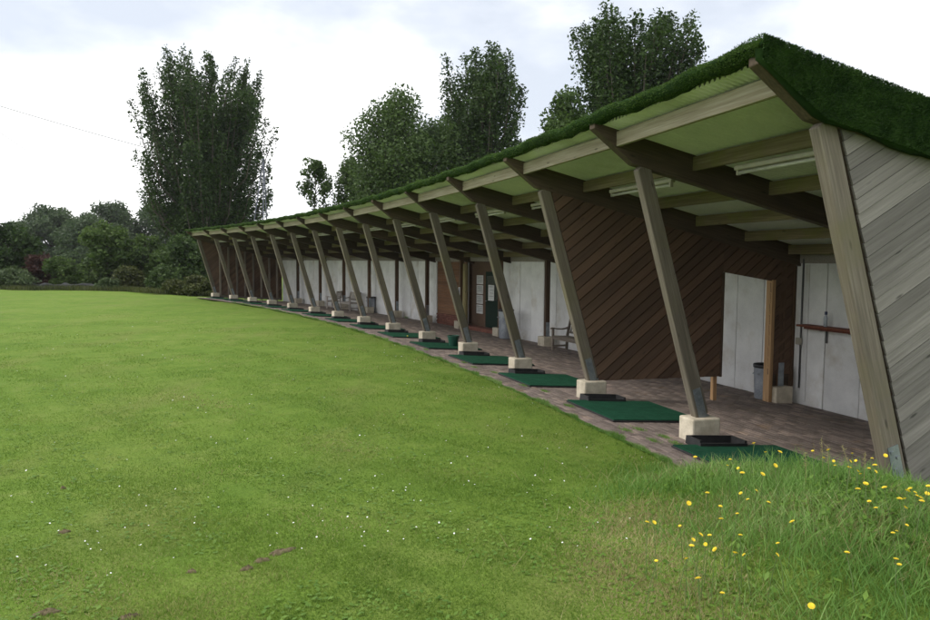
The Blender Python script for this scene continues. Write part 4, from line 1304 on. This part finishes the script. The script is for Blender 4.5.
def base_at(px, Y, dz=0):
    p = at(px, 300, Y)
    return Vector((p.x, Y, float(ground_z(p.x, Y)) + dz))
def ztop(px, py, Y):
    return at(px, py, Y).z
def place(px, Y, ytop, half_px, ybase, nspike, leaves, lsize, matl, label, style='upright', **kw):
    b_ = base_at(px, Y)
    h_ = ztop(px, ytop, Y) - b_.z
    cb = max(.1, ztop(px, ybase, Y) - b_.z)
    return tree(b_, h_, half_px / FPX * Y, cb, nspike, leaves, lsize, matl, label, style, **kw)
# tall trees behind the shelter
place(209, 62, 56, 68, 236, 190, 100000, .125, M['leaf_dark'], 'tall dark upright tree beyond the far end of the shelter', trunk_r=.42, sx=1.2, gap=.12, shape=(.35, .62, .92, 1.0, 1.0, .92, .76, .5))
place(316, 50, 152, 19, 245, 30, 3800, .12, M['leaf_mid'], 'thin young sparse tree standing apart behind the shelter roof', 'round', trunk_r=.10, sx=.38)
place(398, 46, 98, 52, 262, 90, 60000, .115, M['leaf_mid'], 'broad rounded green tree beside the dark upright tree behind the roof', 'round', trunk_r=.3, sx=1.25)
place(480, 50, 46, 42, 240, 110, 62000, .115, M['leaf_dark'], 'tall dark upright tree behind the roof beside the broad rounded tree', trunk_r=.34, sx=1.25, gap=.1, shape=(.7, .85, .95, 1.0, 1.0, 1.0, .8, .5))
place(440, 48, 120, 30, 262, 60, 22000, .115, M['leaf_mid'], 'leafy tree filling the gap between the broad rounded and dark upright trees', 'round', trunk_r=.2, sx=1.0)
place(630, 38, 14, 62, 170, 110, 64000, .10, M['leaf_dark'], 'large dark bushy tree rising behind the near roof on its own', trunk_r=.32, sx=1.2, gap=.1, shape=(.6, .75, .85, .92, 1.0, 1.05, .98, .7))
place(564, 34, 94, 22, 200, 44, 9000, .11, M['leaf_mid'], 'low side tree tucked against the large bushy tree behind the roof', 'round', trunk_r=.14, sx=.6)
place(352, 52, 158, 18, 270, 50, 9000, .12, M['leaf_mid'], 'small round tree between the young sparse tree and broad rounded tree', 'round', trunk_r=.16, sx=.7)
# far wood
fw = 'trees of the distant wood'
for px, Y, yt, hw, lab in ((52, 125, 208, 42, 'wide domed grey-green tree of the distant wood, at its open end'), (112, 130, 203, 34, 'tallest domed tree in the middle of the distant wood'), (160, 135, 206, 34, 'domed distant wood tree partly behind the tall dark upright tree'), (88, 118, 217, 26, 'smaller domed tree between the larger distant wood trees'), (20, 120, 225, 20, 'low domed tree at the outer end of the distant wood'), (205, 135, 212, 34, 'distant wood tree seen behind the trunk of the tall dark tree')):
    place(px, Y, yt - 1, hw - 1, 272, 130, 20000, .26, M['leaf_far'], lab, 'round', group=fw, trunk_r=.4, sx=1.25, gap=.1)
# hedge trees and shrubs along the end of the range
hg = 'shrubs and small trees along the end of the range'
place(4, 54, 222, 34, 285, 60, 11000, .17, M['leaf_dark'], 'dense very dark tree at the edge of the range boundary', 'round', group=hg, trunk_r=.2, sx=.7)
place(42, 53, 252, 17, 286, 36, 4200, .12, M['leaf_red'], 'purple brown leaved shrub in the boundary hedge', 'round', group=hg, name='shrub', cat='shrub', trunk_r=.06, sx=.4)
place(63, 52, 258, 17, 289, 34, 4200, .12, M['leaf_fresh'], 'light green shrub beside the purple brown shrub', 'round', group=hg, name='shrub', cat='shrub', trunk_r=.05, sx=.4)
place(107, 53, 224, 30, 284, 60, 8200, .15, M['leaf_fresh'], 'open small tree in the middle of the boundary hedge', 'round', group=hg, trunk_r=.13, sx=.5, gap=.2)
place(150, 54, 236, 26, 284, 50, 7000, .15, M['leaf_fresh'], 'bushy small tree between the open hedge tree and the tall dark tree', 'round', group=hg, trunk_r=.13, sx=.5)
place(185, 52, 238, 24, 288, 50, 7500, .15, M['leaf_mid'], 'dark bushy small tree close to the far end of the shelter', 'round', group=hg, trunk_r=.13, sx=.55)
place(212, 56, 225, 26, 290, 50, 7500, .16, M['leaf_dark'], 'dark bushy tree directly behind the far end of the shelter', 'round', group=hg, trunk_r=.13, sx=.55)
place(88, 52, 262, 15, 290, 28, 3200, .12, M['leaf_fresh'], 'light green bramble bush under the open hedge tree', 'round', group=hg, name='shrub', cat='shrub', trunk_r=.05, sx=.4)
place(128, 51, 268, 16, 291, 30, 3200, .12, M['leaf_olive'], 'olive green bramble bush with yellowish leaves in the hedge', 'round', group=hg, name='shrub', cat='shrub', trunk_r=.05, sx=.4)
place(165, 50, 268, 18, 292, 30, 3600, .12, M['leaf_mid'], 'low dark bramble bush near the far end of the shelter', 'round', group=hg, name='shrub', cat='shrub', trunk_r=.05, sx=.4)
place(14, 50.5, 268, 20, 290, 26, 3000, .11, M['leaf_grey'], 'grey green weedy bush at the foot of the very dark tree', 'round', group=hg, name='shrub', cat='shrub', trunk_r=.04, sx=.4)
place(108, 49, 279, 12, 293, 18, 1600, .10, M['leaf_grey'], 'low grey green weed clump before the hedge', 'round', group=hg, name='shrub', cat='shrub', trunk_r=.03, sx=.3)
place(196, 45, 277, 14, 294, 24, 2600, .09, M['leaf_olive'], 'tall yellowish weeds by the last post of the shelter', 'round', group=hg, name='shrub', cat='shrub', trunk_r=.03, sx=.3)
place(176, 46, 281, 14, 295, 22, 2200, .09, M['leaf_olive'], 'yellowish weed clump on the rough beside the far end', 'round', group=hg, name='shrub', cat='shrub', trunk_r=.03, sx=.3)
# roll of dark netting along the foot of the hedge
pts = [at(px, 289, 50.5) for px in np.linspace(24, 100, 14)]
pts = [Vector((p.x, 50.5 + .3 * math.sin(k * 1.3), float(ground_z(p.x, p.y)) + .18 + .05 * math.sin(k * 2.1))) for k, p in enumerate(pts)]
add('netting_roll', bm_mesh('netting_roll', lambda bm: tube(bm, pts, [.19 + .05 * math.sin(k * 1.9) for k in range(14)], 9), smooth=True), M['netting'], None, None, 'long dark roll of netting lying along the foot of the hedge', 'netting')
# rough unmown strip before the hedge
n = 30000
px_ = rng.uniform(-20, 235, n); Y_ = rng.uniform(44.5, 52, n)
x = (px_ - 465) / FPX * Y_
lim = 48.5 - 3.0 * sstep((px_ - 60) / 120) + .6 * np.sin(x * 1.3)
keep = Y_ > lim
x, y = x[keep], Y_[keep]; n = len(x)
r_, i_ = polar(x, y); kp = (r_ < -1.2) | (i_ > 14.3); x, y = x[kp], y[kp]; n = len(x)
V1, F1 = blades(np.stack([x, y, ground_z(x, y) - .02], 1), np.tile([0, 0, 1.0], (n, 1)), rng.uniform(.12, .45, n), rng.uniform(.03, .06, n), np.full(n, .5))
add('rough_grass', mesh_np('rough_grass', V1, F1), M['leaf_olive'], None, None, 'unmown rough grass at the foot of the boundary hedge', 'grass', None, 'stuff')
# tripod mast behind the roof
Ym = 52
tp = at(263.5, 161, Ym)
gzm = float(ground_z(tp.x, Ym))
Mb = Matrix.Translation((tp.x, Ym, gzm))
o = root('tripod_mast', Mb, 'slim grey tubular tripod mast standing behind the roof', 'mast')
hm = tp.z - gzm
feet = [(-1.7, .4, 0), (-.05, -.4, 0), (.30, .4, 0)]
for f_ in feet:
    add('leg', bm_mesh('leg', lambda bm: tube(bm, [f_, (f_[0] * .03, f_[1] * .03, hm)], [.045, .04], 8), smooth=True), M['mast'], o, Mb)
for q in (.62,):
    ring = [(f_[0] * (1 - q) + f_[0] * .03 * q, f_[1] * (1 - q), hm * q) for f_ in feet]
    add('brace', bm_mesh('brace', lambda bm: tube(bm, ring + [ring[0]], .022, 6)), M['mast'], o, Mb)
add('head_plate', bm_mesh('head_plate', lambda bm: bbox(bm, -.09, .09, -.09, .09, hm, hm + .15), .01), M['mast'], o, Mb)
# overhead cables
def cable(a_, b_, sag, label):
    pts = []
    for s in np.linspace(0, 1, 24):
        p = a_.lerp(b_, s); p.z -= sag * 4 * s * (1 - s); pts.append(p)
    add('overhead_cable', bm_mesh('overhead_cable', lambda bm: tube(bm, pts, .030, 6)), M['cable'], None, None, label, 'cable')
cable(at(-260, 20, 58), at(205, 163, 63), .5, 'thin overhead cable running into the tall dark tree')
cable(at(-200, -10, 55), at(110, 204, 112), .5, 'second fainter overhead cable dropping towards the distant wood')

# thin summer haze over the range
hz, t, b = newmat('haze_air')
t.nodes.remove(b)
pv = N(t, 'ShaderNodeVolumePrincipled')
pv.inputs['Color'].default_value = (.93, .96, 1.0, 1)
pv.inputs['Density'].default_value = .0002
t.links.new(pv.outputs[0], t.nodes['Material Output'].inputs['Volume'])
add('haze', bm_mesh('haze', lambda bm: bbox(bm, -260, 260, -60, 320, -1.6, 30)), hz, None, None, 'thin pale summer haze over the whole range', 'haze', None, 'stuff')
